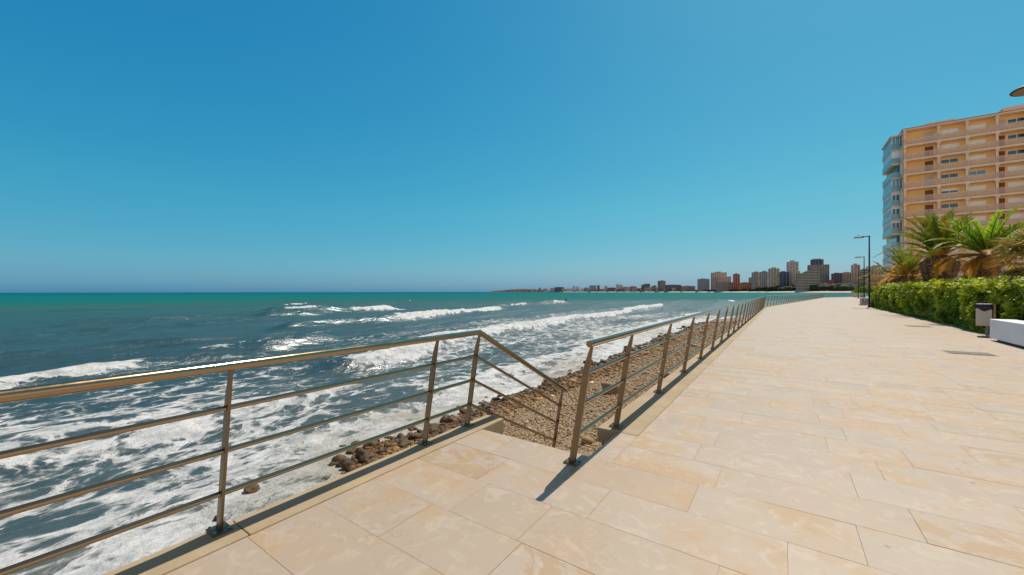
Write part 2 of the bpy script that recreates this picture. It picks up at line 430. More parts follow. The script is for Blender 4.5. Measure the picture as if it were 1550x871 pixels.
zm = nt.nodes.new('ShaderNodeMix'); zm.data_type = 'RGBA'; bk = wm('ADD', wm('MULTIPLY', sw.outputs[0], SA), wm('MULTIPLY', sw.outputs[1], -CA))     # unseen sky behind the camera, neutral and brightened to fill shaded facades
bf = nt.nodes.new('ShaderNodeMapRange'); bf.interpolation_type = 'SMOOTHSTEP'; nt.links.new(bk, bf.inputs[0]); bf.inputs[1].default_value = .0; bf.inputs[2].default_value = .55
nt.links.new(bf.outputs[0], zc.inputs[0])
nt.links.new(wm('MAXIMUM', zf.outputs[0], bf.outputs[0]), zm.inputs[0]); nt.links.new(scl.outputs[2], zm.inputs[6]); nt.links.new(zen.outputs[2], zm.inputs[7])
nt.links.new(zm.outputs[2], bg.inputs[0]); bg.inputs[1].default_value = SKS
sd = bpy.data.lights.new('sun', 'SUN'); sd.energy = 4.9; sd.angle = R(.53); sd.color = (1, .93, .82)
so = bpy.data.objects.new('sun', sd); COL.objects.link(so)
sv = Vector((math.sin(R(SUN_AZ)) * math.cos(R(SUN_EL)), math.cos(R(SUN_AZ)) * math.cos(R(SUN_EL)), math.sin(R(SUN_EL))))
so.rotation_euler = sv.to_track_quat('Z', 'Y').to_euler(); so.location = (0, 0, 60)
cd = bpy.data.cameras.new('camera'); cam = bpy.data.objects.new('camera', cd); COL.objects.link(cam)
cd.sensor_width = 36; cd.lens = 36 * FPX / 1550; cd.shift_y = 6.6 / 1550; cd.clip_start = .05; cd.clip_end = 60000
cam.matrix_world = Matrix.Translation((0, 0, EYE)) @ Matrix.Rotation(R(YAW), 4, 'Z') @ Matrix.Rotation(R(90), 4, 'X') @ Matrix.Rotation(R(-.1), 4, 'Z')
S.camera = cam
S.view_settings.view_transform = 'Standard'; S.view_settings.look = 'None'; S.view_settings.exposure = 0.0; S.view_settings.gamma = 1
S.cycles.max_bounces = 8; S.cycles.transparent_max_bounces = 8

# ------------------------------------------------------------------ the promenade line
LX, RXR = -3.0, -1.57                       # rail lines of the two balustrades
EDGE = [(-1.57, 3.21), (-1.57, 46.3), (8.3, 124.5), (17.5, 146.0), (34, 172)]   # seaward edge beyond the steps
KIN = [(-1.28, 4.2), (-1.28, 46.3), (8.55, 124.4), (17.7, 145.8), (34.2, 171.8)]
KOUT = [(-1.74, 4.2), (-1.74, 46.35), (8.1, 124.6), (17.3, 146.2), (33.8, 172.2)]


def along(poly, y):
    for (x0, y0), (x1, y1) in zip(poly, poly[1:]):
        if y <= y1: return x0 + (x1 - x0) * (y - y0) / (y1 - y0)
    return poly[-1][0]


def xl(y):
    if y < 3.42: return -2.79
    return along(KIN, y)
def xr(y):
    return 5.85 + max(0, y - 14) * .0425 if y < 52 else 7.6 + (y - 52) * .12 + max(0, y - 115) * .5


def promenade():
    V, F, T, T2 = [], [], [], []
    g = .0011
    def slab(x0, x1, y0, y1, k0=0, k1=0):
        t = rng.random(); t2 = rng.random()
        n = len(V); dz = rng.normal(0, .0002); J = lambda: rng.normal(0, .0005)
        V.extend([(x0 + g, y0 + g, dz + J()), (x1 - g, y0 + g, dz + J()), (x1 + k1 - g, y1 - g, dz + J()), (x0 + k0 + g, y1 - g, dz + J())])
        F.append((n, n + 1, n + 2, n + 3)); T.append(t); T2.append(t2)
    y = 3.42 - .47 * 28
    while y < 170:
        y1 = y + .47
        if abs(y1 - 3.42) < .02: y1 = 3.42
        a, a1, b, b1 = xl(y + .01), xl(y1 - .01), xr(y), xr(y1)
        x = a; first = True
        while x < b - .01:
            lx = rng.choice([.62, .78, .93, 1.1, 1.25]) * rng.uniform(.93, 1.07)
            if first: lx *= rng.uniform(.45, 1.1); first = False
            x2 = x + lx
            if b - x2 < .35: x2 = b
            s0 = (x - a) / (b - a); s1 = (x2 - a) / (b - a)
            slab(x, x2, y, y1, (a1 - a) * (1 - s0) + (b1 - b) * s0, (a1 - a) * (1 - s1) + (b1 - b) * s1)
            x = x2
        y = y1
    slab(-1.5, -1.28, 3.42, 3.80); slab(-1.5, -1.28, 3.80, 4.2)
    me = np_mesh('promenade', V, F); fattr(me, 'tone', T, 'FACE'); fattr(me, 'tone_warm', T2, 'FACE')
    tag(link('promenade', me, M['paving']), kind='structure')
    # bedding below the joints
    b = MB()
    pts = [(-2.79, -10), (-2.79, 3.415), (-1.5, 3.415), (-1.5, 4.19), (-1.28, 4.19)] + [(x, y) for x, y in KIN[1:]]
    right = [(xr(y), y) for y in (171, 145, 124, 115, 90, 52, 46, 14, -10)]
    for (x, y) in ():
        pass
    # as quads between successive y levels
    ys = [-10, 3.415]
    b.prism([(-2.79, -10, -.30), (6.2, -10, -.30), (6.2, 3.415, -.30), (-2.79, 3.415, -.30)], (0, 0, .295))
    b.prism([(-1.5, 3.416, -.30), (6.2, 3.416, -.30), (6.2, 4.19, -.30), (-1.5, 4.19, -.30)], (0, 0, .295))
    lv = [4.191, 46.3, 124.4, 145.8, 171.0]
    for y0, y1 in zip(lv, lv[1:]):
        b.prism([(xl(y0) , y0, -.30), (xr(y0) + .6, y0, -.30), (xr(y1) + .6, y1, -.30), (xl(y1), y1, -.30)], (0, 0, .295))
    tag(b.build('paving_bed', M['joint']), kind='structure')


promenade()

# coping (kerb) and sea wall
k = MB()
yy = -10.0
while yy < 3.84:
    y1 = min(yy + 2.77, 3.84)
    k.box(-3.06, -2.792, yy + .004, y1, -.16, .010); yy = y1
k.build('kerb', M['kerb'], bevel=.008)['kind'] = 'structure'
k = MB()
for (o0, o1, i0, i1) in zip(KOUT, KOUT[1:], KIN, KIN[1:]):
    n = max(1, int((o1[1] - o0[1]) / 2.8))
    for j in range(n):
        f0, f1 = j / n, (j + 1) / n - .004 / (o1[1] - o0[1])
        L = lambda a, b, f: (a[0] + (b[0] - a[0]) * f, a[1] + (b[1] - a[1]) * f)
        q = [L(o0, o1, f0), L(i0, i1, f0), L(i0, i1, f1), L(o0, o1, f1)]
        k.prism([(x - (.003 if e in (1, 2) else 0), y, -.16) for e, (x, y) in enumerate(q)], (0, 0, .165))
k.build('kerb', M['kerb'], bevel=.008)['kind'] = 'structure'
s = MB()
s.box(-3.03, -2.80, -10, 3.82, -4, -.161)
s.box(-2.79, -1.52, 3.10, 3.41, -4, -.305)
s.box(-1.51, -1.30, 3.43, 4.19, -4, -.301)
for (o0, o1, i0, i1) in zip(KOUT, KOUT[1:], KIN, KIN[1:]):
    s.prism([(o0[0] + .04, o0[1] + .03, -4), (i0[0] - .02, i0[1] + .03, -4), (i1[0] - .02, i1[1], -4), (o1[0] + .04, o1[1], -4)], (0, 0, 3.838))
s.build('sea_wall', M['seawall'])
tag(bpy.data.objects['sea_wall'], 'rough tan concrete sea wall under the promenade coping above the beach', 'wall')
st = MB()
for i in range(8):
    st.box(-2.78, -1.76, 3.425 + .30 * i, 3.425 + .30 * (i + 1) + (.002 if i < 7 else 0), -2.2, -.157 * (i + 1) - .001 * i)
tag(st.build('beach_steps', M['kerb'], bevel=.006), 'concrete steps leading from the promenade down to the pebble beach', 'steps')

# ------------------------------------------------------------------ balustrades
LEAN, RAILZ = .178, 1.085
MIDZ = (.25, .535, .815)


def post_parts(root, p, t, n, zb=.010, H=1.068, plate=True, w=.031, mesh_cache={}):
    """flat bar post leaning inward over p; t along the rail, n inward"""
    P = Vector((p[0], p[1], zb)); t = Vector((*t, 0)); n = Vector((*n, 0))
    def q(a, z): return P + n * (a + LEAN * z / RAILZ) + Vector((0, 0, z))
    th = .018
    m = MB(); prof = [(-w, 0), (w, 0), (w * .95, H), (w * .95 - .024, H), (-w * .75, H - .16), (-w, H - .24)]
    m.prism([q(a, z) - t * th / 2 for a, z in prof], t * th)
    o = m.build('post', M['post_steel'], root, bevel=.002)
    if plate:
        m = MB()
        a, b = .055, .066
        m.prism([P + n * x + t * y for x, y in ((-b, -a), (b, -a), (b, a), (-b, a))], (0, 0, .010))
        pl = m.build('base_plate', M['post_steel'], o, bevel=.002)
        if P.length < 9:
            for x, y in ((-.048, -.038), (.048, -.038), (.048, .038), (-.048, .038)):
                m = MB(); c = P + n * x + t * y + Vector((0, 0, .010)); m.lathe([(0, .012), (.008, .012), (.010, .009), (.010, 0)], c, 8)
                m.build('bolt', M['steel'], o)
    return o


def offs(pts, z, extra=0.0):
    """line parallel to the foot line, on the leaning plane at height z"""
    out = []
    for i, p in enumerate(pts):
        d = []
        if i > 0: d.append((Vector(pts[i]) - Vector(pts[i - 1])).normalized())
        if i < len(pts) - 1: d.append((Vector(pts[i + 1]) - Vector(pts[i])).normalized())
        t = sum(d, Vector((0, 0))).normalized(); n = Vector((t.y, -t.x))
        out.append((p[0] + n.x * (LEAN * z / RAILZ + extra), p[1] + n.y * (LEAN * z / RAILZ + extra), z + .010))
    return out


def rails(root, pts, y_start=None, cap_r=.030, trim=(0, 0)):
    pts = [tuple(p) for p in pts]
    a = Vector(pts[0]); b = Vector(pts[1]); a2 = a - (b - a).normalized() * trim[0]; top = [tuple(a2)] + pts[1:]
    m = MB(); m.tube(offs(top, RAILZ, .012), cap_r, 20)
    m.build('handrail', M['steel'], root, flat=False).modifiers.new('e', 'EDGE_SPLIT').split_angle = R(50)
    for z in MIDZ:
        m = MB(); m.tube(offs(pts, z), .0175, 12)
        m.build('rail', M['steel'], root, flat=False).modifiers.new('e', 'EDGE_SPLIT').split_angle = R(50)


# left run with the sloping stair rail welded on
rt = empty('balustrade', (0, 0, 0), 'stainless balustrade above the surf with a rail sloping down beside the steps', 'railing', 'stainless steel balustrades of the promenade')
for y in (-7.9, -6.1, -4.3, -2.5, -.76, .99, 2.75, 3.40): post_parts(rt, (LX, y), (0, 1), (1, 0))
DR = 1.055 / 2.03
yb = 5.43
def zline(z, y): return z + .010 - DR * (y - 3.40)
for z, r, nm in [(RAILZ, .030, 'handrail')] + [(q, .0175, 'rail') for q in MIDZ]:
    x = LX + LEAN * z / RAILZ + (.012 if z == RAILZ else 0)
    m = MB(); m.tube([(x, -9.5, z + .010), (x, 3.40, z + .010), (x, yb + (.06 if z == RAILZ else 0), zline(z, yb + (.06 if z == RAILZ else 0)))], r, 20 if z == RAILZ else 12)
    m.build(nm, M['steel'], rt, flat=False).modifiers.new('e', 'EDGE_SPLIT').split_angle = R(40)
post_parts(rt, (LX, yb), (0, 1), (1, 0), zb=zline(RAILZ, yb) - 1.075, plate=False, w=.026)

# right runs, one per straight of the promenade
def run(a, b, first, label, start_trim=.05, s0=None):
    a = Vector(a); b = Vector(b); d = (b - a).normalized(); n = (d.y, -d.x); L = (b - a).length
    rt = empty('balustrade', (0, 0, 0), label, 'railing', 'stainless steel balustrades of the promenade')
    ss = [0.0] + ([1.13] if first else [])
    s = ss[-1] + 1.85
    while s < L - .3: ss.append(s); s += 1.85
    ss.append(L - .05)
    for s in ss:
        p = a + d * s; post_parts(rt, p, d, n, zb=.002 if (first and s == 0) else .010)
    rails(rt, [tuple(a), tuple(b)], trim=(start_trim, 0))
run(EDGE[0], (EDGE[1][0], EDGE[1][1] - .03), True, 'stainless balustrade running from the top of the steps along the beach')
run(EDGE[1], (EDGE[2][0], EDGE[2][1] - .03), False, 'distant balustrade beyond the first bend, seen against turquoise water', 0)
run(EDGE[2], EDGE[3], False, 'farthest short balustrade at the end of the promenade', 0)

# ------------------------------------------------------------------ beach
def shore_x(y):
    y = np.asarray(y, float)
    return -7.25 + 1.1 * (fbm(y / 5.0, y * 0 + 3.3, 5, 3) - .5) + 2.3 * smooth(5.2, 2.6, y) + smooth(45, 75, y) * 5.5


def beach_z(x, y):
    xs = shore_x(y)
    z = SEA + np.where(x > xs, .16 * np.maximum(x - xs, 0), .17 * (x - xs))
    return z + .05 * (fbm(x / 1.1, y / 1.1, 8, 3) - .5) + .12 * (fbm(x / 3.5, y / 3.5, 9, 2) - .5)


def beach():
    xs = np.concatenate([np.linspace(-14, -8.5, 14), np.linspace(-8.2, -1.2, 90)]); ys = np.concatenate([np.linspace(-14, 3, 60), np.linspace(3.1, 22, 220), np.linspace(22.3, 80, 160)])
    X, Y = np.meshgrid(xs, ys); Z = beach_z(X, Y)
    V = np.stack([X, Y, Z], -1).reshape(-1, 3); nx = len(xs); ny = len(ys)
    i = np.arange((ny - 1) * (nx - 1)); r, c = i // (nx - 1), i % (nx - 1); a = r * nx + c
    me = np_mesh('beach', V, np.stack([a, a + 1, a + 1 + nx, a + nx], 1), True)
    wet = 1 - smooth(.2, 1.1, X - shore_x(Y) + (fbm(X / .6, Y / .6, 3, 3) - .5) * 1.2)
    fattr(me, 'wet', wet.ravel())
    tag(link('beach', me, M['beach']), kind='structure')
beach()


def ico(sub):
    bm = bmesh.new(); bmesh.ops.create_icosphere(bm, subdivisions=sub, radius=1.0)
    V = np.array([v.co[:] for v in bm.verts]); F = np.array([[v.index for v in f.verts] for f in bm.faces]); bm.free()
    return V, F


def scatter_stones(n, pos, size, tone, flat=.6, sub=1):
    V0, F0 = ico(sub); m = len(V0)
    ang = rng.uniform(0, 6.28, n); sc = np.stack([rng.uniform(.7, 1.3, n), rng.uniform(.7, 1.2, n), rng.uniform(.4, .8, n) * flat / .6], 1) * size[:, None]
    P = V0[None] * (1 + rng.normal(0, .13, (n, m, 1))) * sc[:, None]
    c, s_ = np.cos(ang)[:, None], np.sin(ang)[:, None]
    tl = rng.normal(0, .3, (n, 1))
    x, y, z = P[..., 0], P[..., 1], P[..., 2]
    z, y = z * np.cos(tl) + y * np.sin(tl), y * np.cos(tl) - z * np.sin(tl)
    P = np.stack([x * c - y * s_, x * s_ + y * c, z], -1) + pos[:, None]
    F = F0[None] + (np.arange(n) * m)[:, None, None]
    return P.reshape(-1, 3), F.reshape(-1, 3), np.repeat(tone, m)


def pebbles():
    n = 52000
    y = 3.4 + 40 * rng.random(n) ** 2.6; sx = shore_x(y); x = sx + rng.uniform(-.3, 1, n) * 0 + (np.minimum(-1.8, -1.8) - sx) * rng.random(n)
    y2 = rng.uniform(-6, 4.5, 5000); x2 = shore_x(y2) + rng.uniform(-.6, 3.5, 5000)
    x = np.concatenate([x, x2]); y = np.concatenate([y, y2]); n = len(x)
    ok = ~((x > -2.85) & (y < 5.9)) & ~((x > -3.1) & (y < 3.9)); x, y = x[ok], y[ok]; n = len(x)
    size = np.exp(rng.normal(math.log(.0145), .45, n)) * (1 + np.clip(y - 6, 0, 30) * .05)
    size = np.where(rng.random(n) < .015, size * 2.0, size)
    near = x - shore_x(y); size = size * (1 + .8 * (near < 1.8))
    z = beach_z(x, y) + size * .18
    tone = np.clip(rng.random(n), 0, 1); tone = np.where(near < 1.7, tone * .40, tone); tone = np.where(near < .8, tone * .5, tone)
    V, F, T = scatter_stones(n, np.stack([x, y, z], 1), size, tone)
    me = np_mesh('pebbles', V, F, True); fattr(me, 'tone', T)
    tag(link('pebbles', me, M['pebbles']), kind='stuff', label='grey and tan pebbles covering the beach below the promenade', cat='pebbles')
pebbles()


def rocks():
    V0, F0 = ico(3); meshes = []
    for v in range(7):
        D = []
        for p in V0:
            q = Vector(p) * 1.1 + Vector((v * 7.3, 2.1 * v, 5))
            D.append(1 + .55 * mnoise.noise(q) + .22 * mnoise.noise(q * 2.6) + .07 * mnoise.noise(q * 7))
        for wetk in (0, 1):
            me = np_mesh('shore_rock', V0 * np.array(D)[:, None] * np.array([1, .78, .52]), F0, True)
            me.materials.append(M['rock_wet' if wetk else 'rock']); meshes.append(me)
    put = []; LOW = []
    tries = 0
    while len(put) < 250 and tries < 9000:
        tries += 1
        y = 1.2 + 44 * random.random() ** 1.9
        low = random.random() < .012
        if low: y = random.uniform(-3, 3.6)
        elif y < 3.4: continue
        x = -6.9 + random.gauss(0, .35) if low else float(shore_x(max(y, 5.2))) + random.gauss(.30, .48)
        s_ = min(.15 if y < 9 else .25, math.exp(random.gauss(math.log(.112 if y < 16 else .115), .48)) * (1 + max(0, y - 10) * .012))
        if x > -3.4 - s_: continue
        if any((x - a) ** 2 + (y - b) ** 2 < (.62 * (s_ + c)) ** 2 for a, b, c in put): continue
        put.append((x, y, s_)); LOW.append(low)
    for (x, y, s_), low_ in zip(put, LOW):
        wetk = 1 if low_ or x - float(shore_x(max(y, 5.2))) < .95 else 0
        me = meshes[random.randrange(7) * 2 + wetk]
        o = link('shore_rock', me, None); z = float(beach_z(np.array(x), np.array(y)))
        o.location = (x, y, max(z + s_ * .16, SEA - .22 * s_) if low_ else z + s_ * .16); o.rotation_euler = (random.gauss(0, .25), random.gauss(0, .25), random.uniform(0, 6.28))
        o.scale = (s_ * random.uniform(.85, 1.25), s_ * random.uniform(.85, 1.2), s_ * random.uniform(.8, 1.25))
        if wetk: tag(o, 'dark wet rock lying in the foam at the edge of the sea', 'rock', 'wet rocks at the waterline')
        else: tag(o, 'dry brown rock lying on the pebbles just above the waterline', 'rock', 'dry brown rocks above the waterline')
    # the flat ochre boulder behind the balustrade
    D = [1 + .45 * mnoise.noise(Vector(p) * 1.0 + Vector((3, 9, 1))) + .12 * mnoise.noise(Vector(p) * 4) for p in V0]
    me = np_mesh('boulder', V0 * np.array(D)[:, None] * np.array([.40, .27, .20]), F0, True); me.materials.append(M['ochre'])
    o = link('boulder', me, None); o.location = (-3.7, 10.3, float(beach_z(np.array(-3.7), np.array(10.3))) + .06); o.rotation_euler = (.1, .25, .5)
    tag(o, 'large flat ochre boulder alone on the pebbles behind the balustrade posts', 'boulder')
rocks()


# ------------------------------------------------------------------ sea
def sea():
    na, nr = 1250, 600
    th = np.radians(np.linspace(-28, 130, na)); r = np.concatenate([[3.2], 3.5 * np.exp(np.linspace(0, math.log(30000 / 3.5), nr - 1))])
    TH, RR = np.meshgrid(th, r); X = -RR * np.sin(TH); Y = RR * np.cos(TH)
    sx = shore_x(np.clip(Y, -60, 400)); s_ = sx - X
    wallx = np.interp(Y, [60, 75, 124.6, 146.2, 172, 400], [-7, -1.75, 8.1, 17.3, 33.8, 190]); open_ = smooth(58, 80, Y)
    s_ = s_ * (1 - open_) + (np.maximum(wallx - X, 0) * .8 + 9) * open_
    cell = RR * .0162
    Z = np.zeros_like(X)
    far = 1 / (1 + (RR / 500) ** 2)
    # swell and chop travelling to the shore
    for lam, ang, amp, sd in ((13, .10, .17, 1), (8.2, -.18, .10, 2), (5.1, .28, .045, 3), (3.0, -.4, .030, 4), (1.8, .5, .018, 5)):
        kx, ky = math.cos(ang), math.sin(ang)
        ph = (X * kx + Y * ky) / lam * 2 * math.pi + 5 * fbm(X / (lam * 2.4), Y / (lam * 4), 20 + sd, 2)
        g = 1 - np.abs(np.sin(ph / 2)) ** .8 * 2 * .9
        Z += amp * g * (.4 + 1.2 * fbm(X / (lam * 3), Y / (lam * 5), 40 + sd, 2)) * smooth(.5, .2, cell / lam)
    Z += .10 * (fbm(X / 1.3, Y / 2.2, 60, 4) - .5) * smooth(1.2, .3, cell)
    Z *= smooth(-.5, 7, s_) * .85 + .15
    # foam left by the waves
    big = fbm(X / 5.0, Y / 9.0, 70, 3) - .5
    F = np.interp(s_, [-.5, 0, .8, 2, 4, 8, 12, 17, 24, 30], [.95, .86, .73, .60, .53, .47, .38, .25, .09, 0])
    F = F * (1 - .75 * open_) + big * .40 * smooth(26, 18, s_) * (1 - .7 * open_)
    F += .07 * smooth(9, 3, Y) * smooth(24, 10, s_) * smooth(-40, -10, Y)
    F -= .20 * np.exp(-((Y - 17) / 9) ** 2 - ((s_ - 5.0) / 3.0) ** 2)
    F -= .10 * smooth(22, 40, Y) * smooth(2, 5, s_) * smooth(11, 8, s_)
    lum = fbm(X / .5, Y / .8, 90, 3)
    # breakers: (Y, X) line, height, whole crest Y range, broken Y range, foam trail length
    B = [
        ([(6, -16.0), (11, -16.7), (23, -19.1), (36, -20.6), (70, -22.6), (97, -23.8), (110, -24)], .52, (8, 103), (10.5, 98), 7.5, 1.0),
        ([(12, -35.5), (22, -37.2), (28, -36.6), (56, -43), (66, -45)], .75, (15, 62), (28.5, 59), 6.5, 1.0),
        ([(-12, -20), (-4, -21), (1, -22), (5, -23.3), (16, -26.9), (20, -28)], .40, (-14, 17.5), (-14, 5.0), 3.0, .95),
        ([(10, -26), (17, -27)], .30, (5, 17), (7, 16.5), 1.2, .22),
        ([(20, -57), (32, -58.5), (46, -60)], .85, (22, 50), (37, 50), 2.5, .95),
        ([(10, -60), (50, -66)], .55, (5, 46), (43, 44), 2, .3),
        ([(30, -73), (45, -75)], .7, (30, 46), (34, 41), 2, .9),
        ([(45, -107), (60, -109)], .6, (46, 60), (49, 57), 2, .8),
        ([(60, -50), (80, -52), (110, -53)], .7, (62, 106), (72, 82), 3.5, .62),
        ([(60, -50), (80, -52), (110, -53)], .4, (88, 106), (94, 103), 2.0, .95),
        ([(140, -14), (165, -15.5)], .5, (143, 162), (146, 158), 2, .95),
        ([(-30, -43), (0, -48), (40, -56)], .45, (-30, 30), (60, 60.1), 2, 0),
        ([(-40, -31), (0, -33), (22, -33)], .35, (-40, 12), (60, 60.1), 2, 0),
        ([(10, -9.6), (30, -10.4), (60, -11), (90, -10)], .14, (4, 80), (9, 70), 3.0, .62),
        ([(-10, -11.8), (0, -12.2), (12, -12.6)], .16, (-10, 12), (-8, 9), 3.0, .55),
    ]
    for line, H, (c0, c1), (b0, b1), trail, fo in B:
        ly = [p[0] for p in line]; lx = [p[1] for p in line]
        wob = (fbm(Y / 7.0, Y * 0 + lx[0], 100, 3) - .5)
        u = X - (np.interp(Y, ly, lx) + wob * 2.2)
        ce = smooth(c0, c0 + 3, Y) * smooth(c1, c1 - 4, Y)
        br = smooth(b0 - .6, b0 + 1.2, Y + wob * 3) * smooth(b1 + .4, b1 - 2.0, Y + wob * 3)
        h = H * (.72 + .55 * fbm(Y / 5.0, Y * 0 + 7 + lx[0], 120, 3))
        wf = .55 + .5 * H; wb = 1.4 + 2.2 * H
        prof = np.where(u > 0, np.exp(-(u / wf) ** 2), np.exp(-(u / wb) ** 2))
        Z += h * ce * prof
        rag = (lum - .5) * 1.3
        white = smooth(-.7, -.15, u + rag * .5) * smooth(wf * 1.5, wf * .7, u + rag * .8)
        Z += br * white * .22 * H / .7 * (lum - .35)
        F = np.maximum(F, br * white * (1.05 + .5 * big - .25 * (lum < .42) if fo > .9 else fo + .12))
        tr = smooth(-trail, -.3, u) * (u < .3)
        F = np.maximum(F, br * fo * (tr * (.50 + .5 * big)))
        F = F * (1 - .6 * (1 - br) * ce * prof)          # clean green face of an unbroken crest
    # streaky wash between the two long breakers, and along the far shore
    F = np.maximum(F, .37 * smooth(8, 24, Y) * smooth(115, 80, Y) * smooth(-33, -27, X) * smooth(-18, -21, X) + big * .25 * (X > -33) * (X < -18))
    F = np.clip(F, 0, 1.15)
    off = np.interp(s_ + .35 * np.maximum(Y - 40, 0), [0, 4, 12, 30, 60, 100, 125, 150, 260, 700, 4000], [0, .06, .14, .28, .44, .58, .66, .71, .80, .90, 1.0])
    V = np.stack([X, Y, SEA + Z * far], -1).reshape(-1, 3)
    i = np.arange((nr - 1) * (na - 1)); rr, c = i // (na - 1), i % (na - 1); a = rr * na + c
    me = np_mesh('sea', V, np.stack([a, a + 1, a + 1 + na, a + na], 1), True)
    fattr(me, 'foam', F.ravel()); fattr(me, 'offshore', off.ravel())
    tag(link('sea', me, M['water']), kind='structure')
sea()

# ------------------------------------------------------------------ ground right of the promenade
g = MB()
lv = [-12, 14, 52, 90, 115, 124, 145, 171]
for y0, y1 in zip(lv, lv[1:]):
    g.add([(xr(y0) + .02, y0, -.012), (400, y0, -.012), (400, y1, -.012), (xr(y1) + .02, y1, -.012)], [(0, 1, 2, 3)])
tag(g.build('ground', M['garden']), kind='structure')


# ------------------------------------------------------------------ hedge and shrubs
def leaf_cloud(name, P, N, size, tone, per=6, spread=.9):
    """rosettes of pointed leaves at P round the outward normals N"""
    n = len(P)
    N = N / np.linalg.norm(N, axis=1, keepdims=True)
    ref = np.where(np.abs(N[:, 2:3]) < .9, np.array([[0, 0, 1.0]]), np.array([[1.0, 0, 0]]))
    A = np.cross(N, ref); A /= np.linalg.norm(A, axis=1, keepdims=True); Bv = np.cross(N, A)
    Vs, Fs, Ts = [], [], []
    a0 = rng.uniform(0, 6.28, n); cnt = 0
    for kf in range(per):
        a = a0 + 6.283 * kf / per + rng.normal(0, .25, n); lift = rng.uniform(.15, .9, n) * spread
        D = A * np.cos(a)[:, None] + Bv * np.sin(a)[:, None]
        W = -A * np.sin(a)[:, None] + Bv * np.cos(a)[:, None]
        D = D * np.cos(lift)[:, None] + N * np.sin(lift)[:, None]
        L = (size * rng.uniform(.7, 1.25, n))[:, None]
        mid = P + D * L * .55 + N * L * .06; tip = P + D * L
        w_ = L * .19
        V = np.stack([P, mid + W * w_, tip, mid - W * w_], 1)
        Vs.append(V.reshape(-1, 3)); Fs.append((np.arange(n) * 4)[:, None] + np.arange(4)[None] + cnt); cnt += n * 4
        Ts.append(np.repeat(np.clip(tone + rng.normal(0, .10, n), 0, 1), 4))
    me = np_mesh(name, np.concatenate(Vs), np.concatenate(Fs)); fattr(me, 'tone', np.concatenate(Ts)); return me


def hedge():
    y0, y1 = 9.0, 51.4
    def front(y): return 5.75 + (y - 14) * .036
    wid = 1.25
    root = empty('hedge', (front(30) + .6, 30, 0), 'long clipped bright green leafy hedge along the inland edge of the promenade', 'hedge')
    ox, oy = front(30) + .6, 30
    # core
    ys = np.linspace(y0, y1, 170); prof = [(.36, 0.0), (.34, .3), (.34, .9), (.36, 1.5), (.44, 1.70), (.65, 1.82), (1.1, 1.72), (1.2, 1.2), (1.2, 0)]
    V = []; k_ = len(prof)
    for y in ys:
        e = 1 - .7 * smooth(y1 - 1.2, y1, y) ** 2
        for (a, z) in prof:
            nz = .16 * (float(fbm(np.array(y / .6 + a * 3), np.array(z / .6), 33, 3)) - .5)
            V.append((front(y) + a + nz - ox, y - oy, (z * e + nz * (z > 0)) * (1 - .085 * float(smooth(32, 15, y)))))
    i = np.arange((len(ys) - 1) * (k_ - 1)); r, c = i // (k_ - 1), i % (k_ - 1); a = r * k_ + c
    me = np_mesh('twigs', V, np.stack([a, a + 1, a + 1 + k_, a + k_], 1)); link('twigs', me, M['hedge_core'], root)
    # leaves
    n = 15000
    y = y0 + (y1 - y0) * rng.random(n) ** 1.15; t = rng.random(n)
    e = 1 - .7 * smooth(y1 - 1.2, y1, y) ** 2
    top = t > .62
    tt = t / .62; u = (t - .62) / .38
    z = np.where(top, 1.90, .06 + 1.80 * tt) * e
    lump = fbm(y / .75, z / .75 + 5, 35, 3) - .5; lump2 = fbm(y / .75, u * wid / .7 + 50, 36, 3) - .5
    bulge = .10 * np.sin(np.clip(tt, 0, 1) * 3.14)
    xx = np.where(top, front(y) + .04 + u * wid, front(y) + .14 - bulge - lump * .55 + .10 * smooth(.85, 1, tt) )
    z = np.where(top, z + lump2 * .50 - .18 * u ** 2, z)
    depth = rng.random(n) ** 1.4 * .26
    N = np.where(top[:, None], np.stack([-.15 + rng.normal(0, .3, n), rng.normal(0, .35, n), np.ones(n)], 1),
                 np.stack([-np.ones(n), rng.normal(0, .4, n),   .45 + .4 * tt + rng.normal(0, .4, n)], 1))
    Nn = N / np.linalg.norm(N, axis=1, keepdims=True)
    P = np.stack([xx, y, z], 1) - Nn * depth[:, None]
    # end face of the hedge
    ne = 500
    Pe = np.stack([front(y1) + rng.random(ne) * wid, y1 + rng.normal(0, .12, ne), rng.random(ne) * 1.3], 1); Ne = np.stack([rng.normal(-.3, .4, ne), np.ones(ne), rng.normal(.3, .3, ne)], 1)
    P = np.concatenate([P, Pe]); N = np.concatenate([N, Ne])
    ns = 900
    ysh = y0 + (y1 - y0) * rng.random(ns); hs = rng.uniform(.02, .24, ns) * (fbm(ysh / .9, ysh * 0 + 4, 61, 2) > .42)
    Ps = np.stack([front(ysh) + .05 + wid * rng.random(ns) ** 1.5, ysh, 1.90 + hs], 1); Ps[:, 2] *= 1 - .7 * smooth(y1 - 1.2, y1, ysh) ** 2
    P = np.concatenate([P, Ps]); P[:, 2] *= 1 - .085 * smooth(32, 15, P[:, 1]); N = np.concatenate([N, np.stack([rng.normal(-.3, .4, ns), rng.normal(0, .4, ns), np.ones(ns)], 1)])
    clump = fbm(P[:, 1] / .5, P[:, 2] / .5 + P[:, 0], 77, 2)
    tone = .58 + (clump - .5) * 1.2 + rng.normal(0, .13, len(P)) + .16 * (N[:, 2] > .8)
    P = P - np.array([ox, oy, 0])
    size = .125 * np.exp(rng.normal(0, .2, len(P)))
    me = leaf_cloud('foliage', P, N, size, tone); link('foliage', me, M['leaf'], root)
hedge()


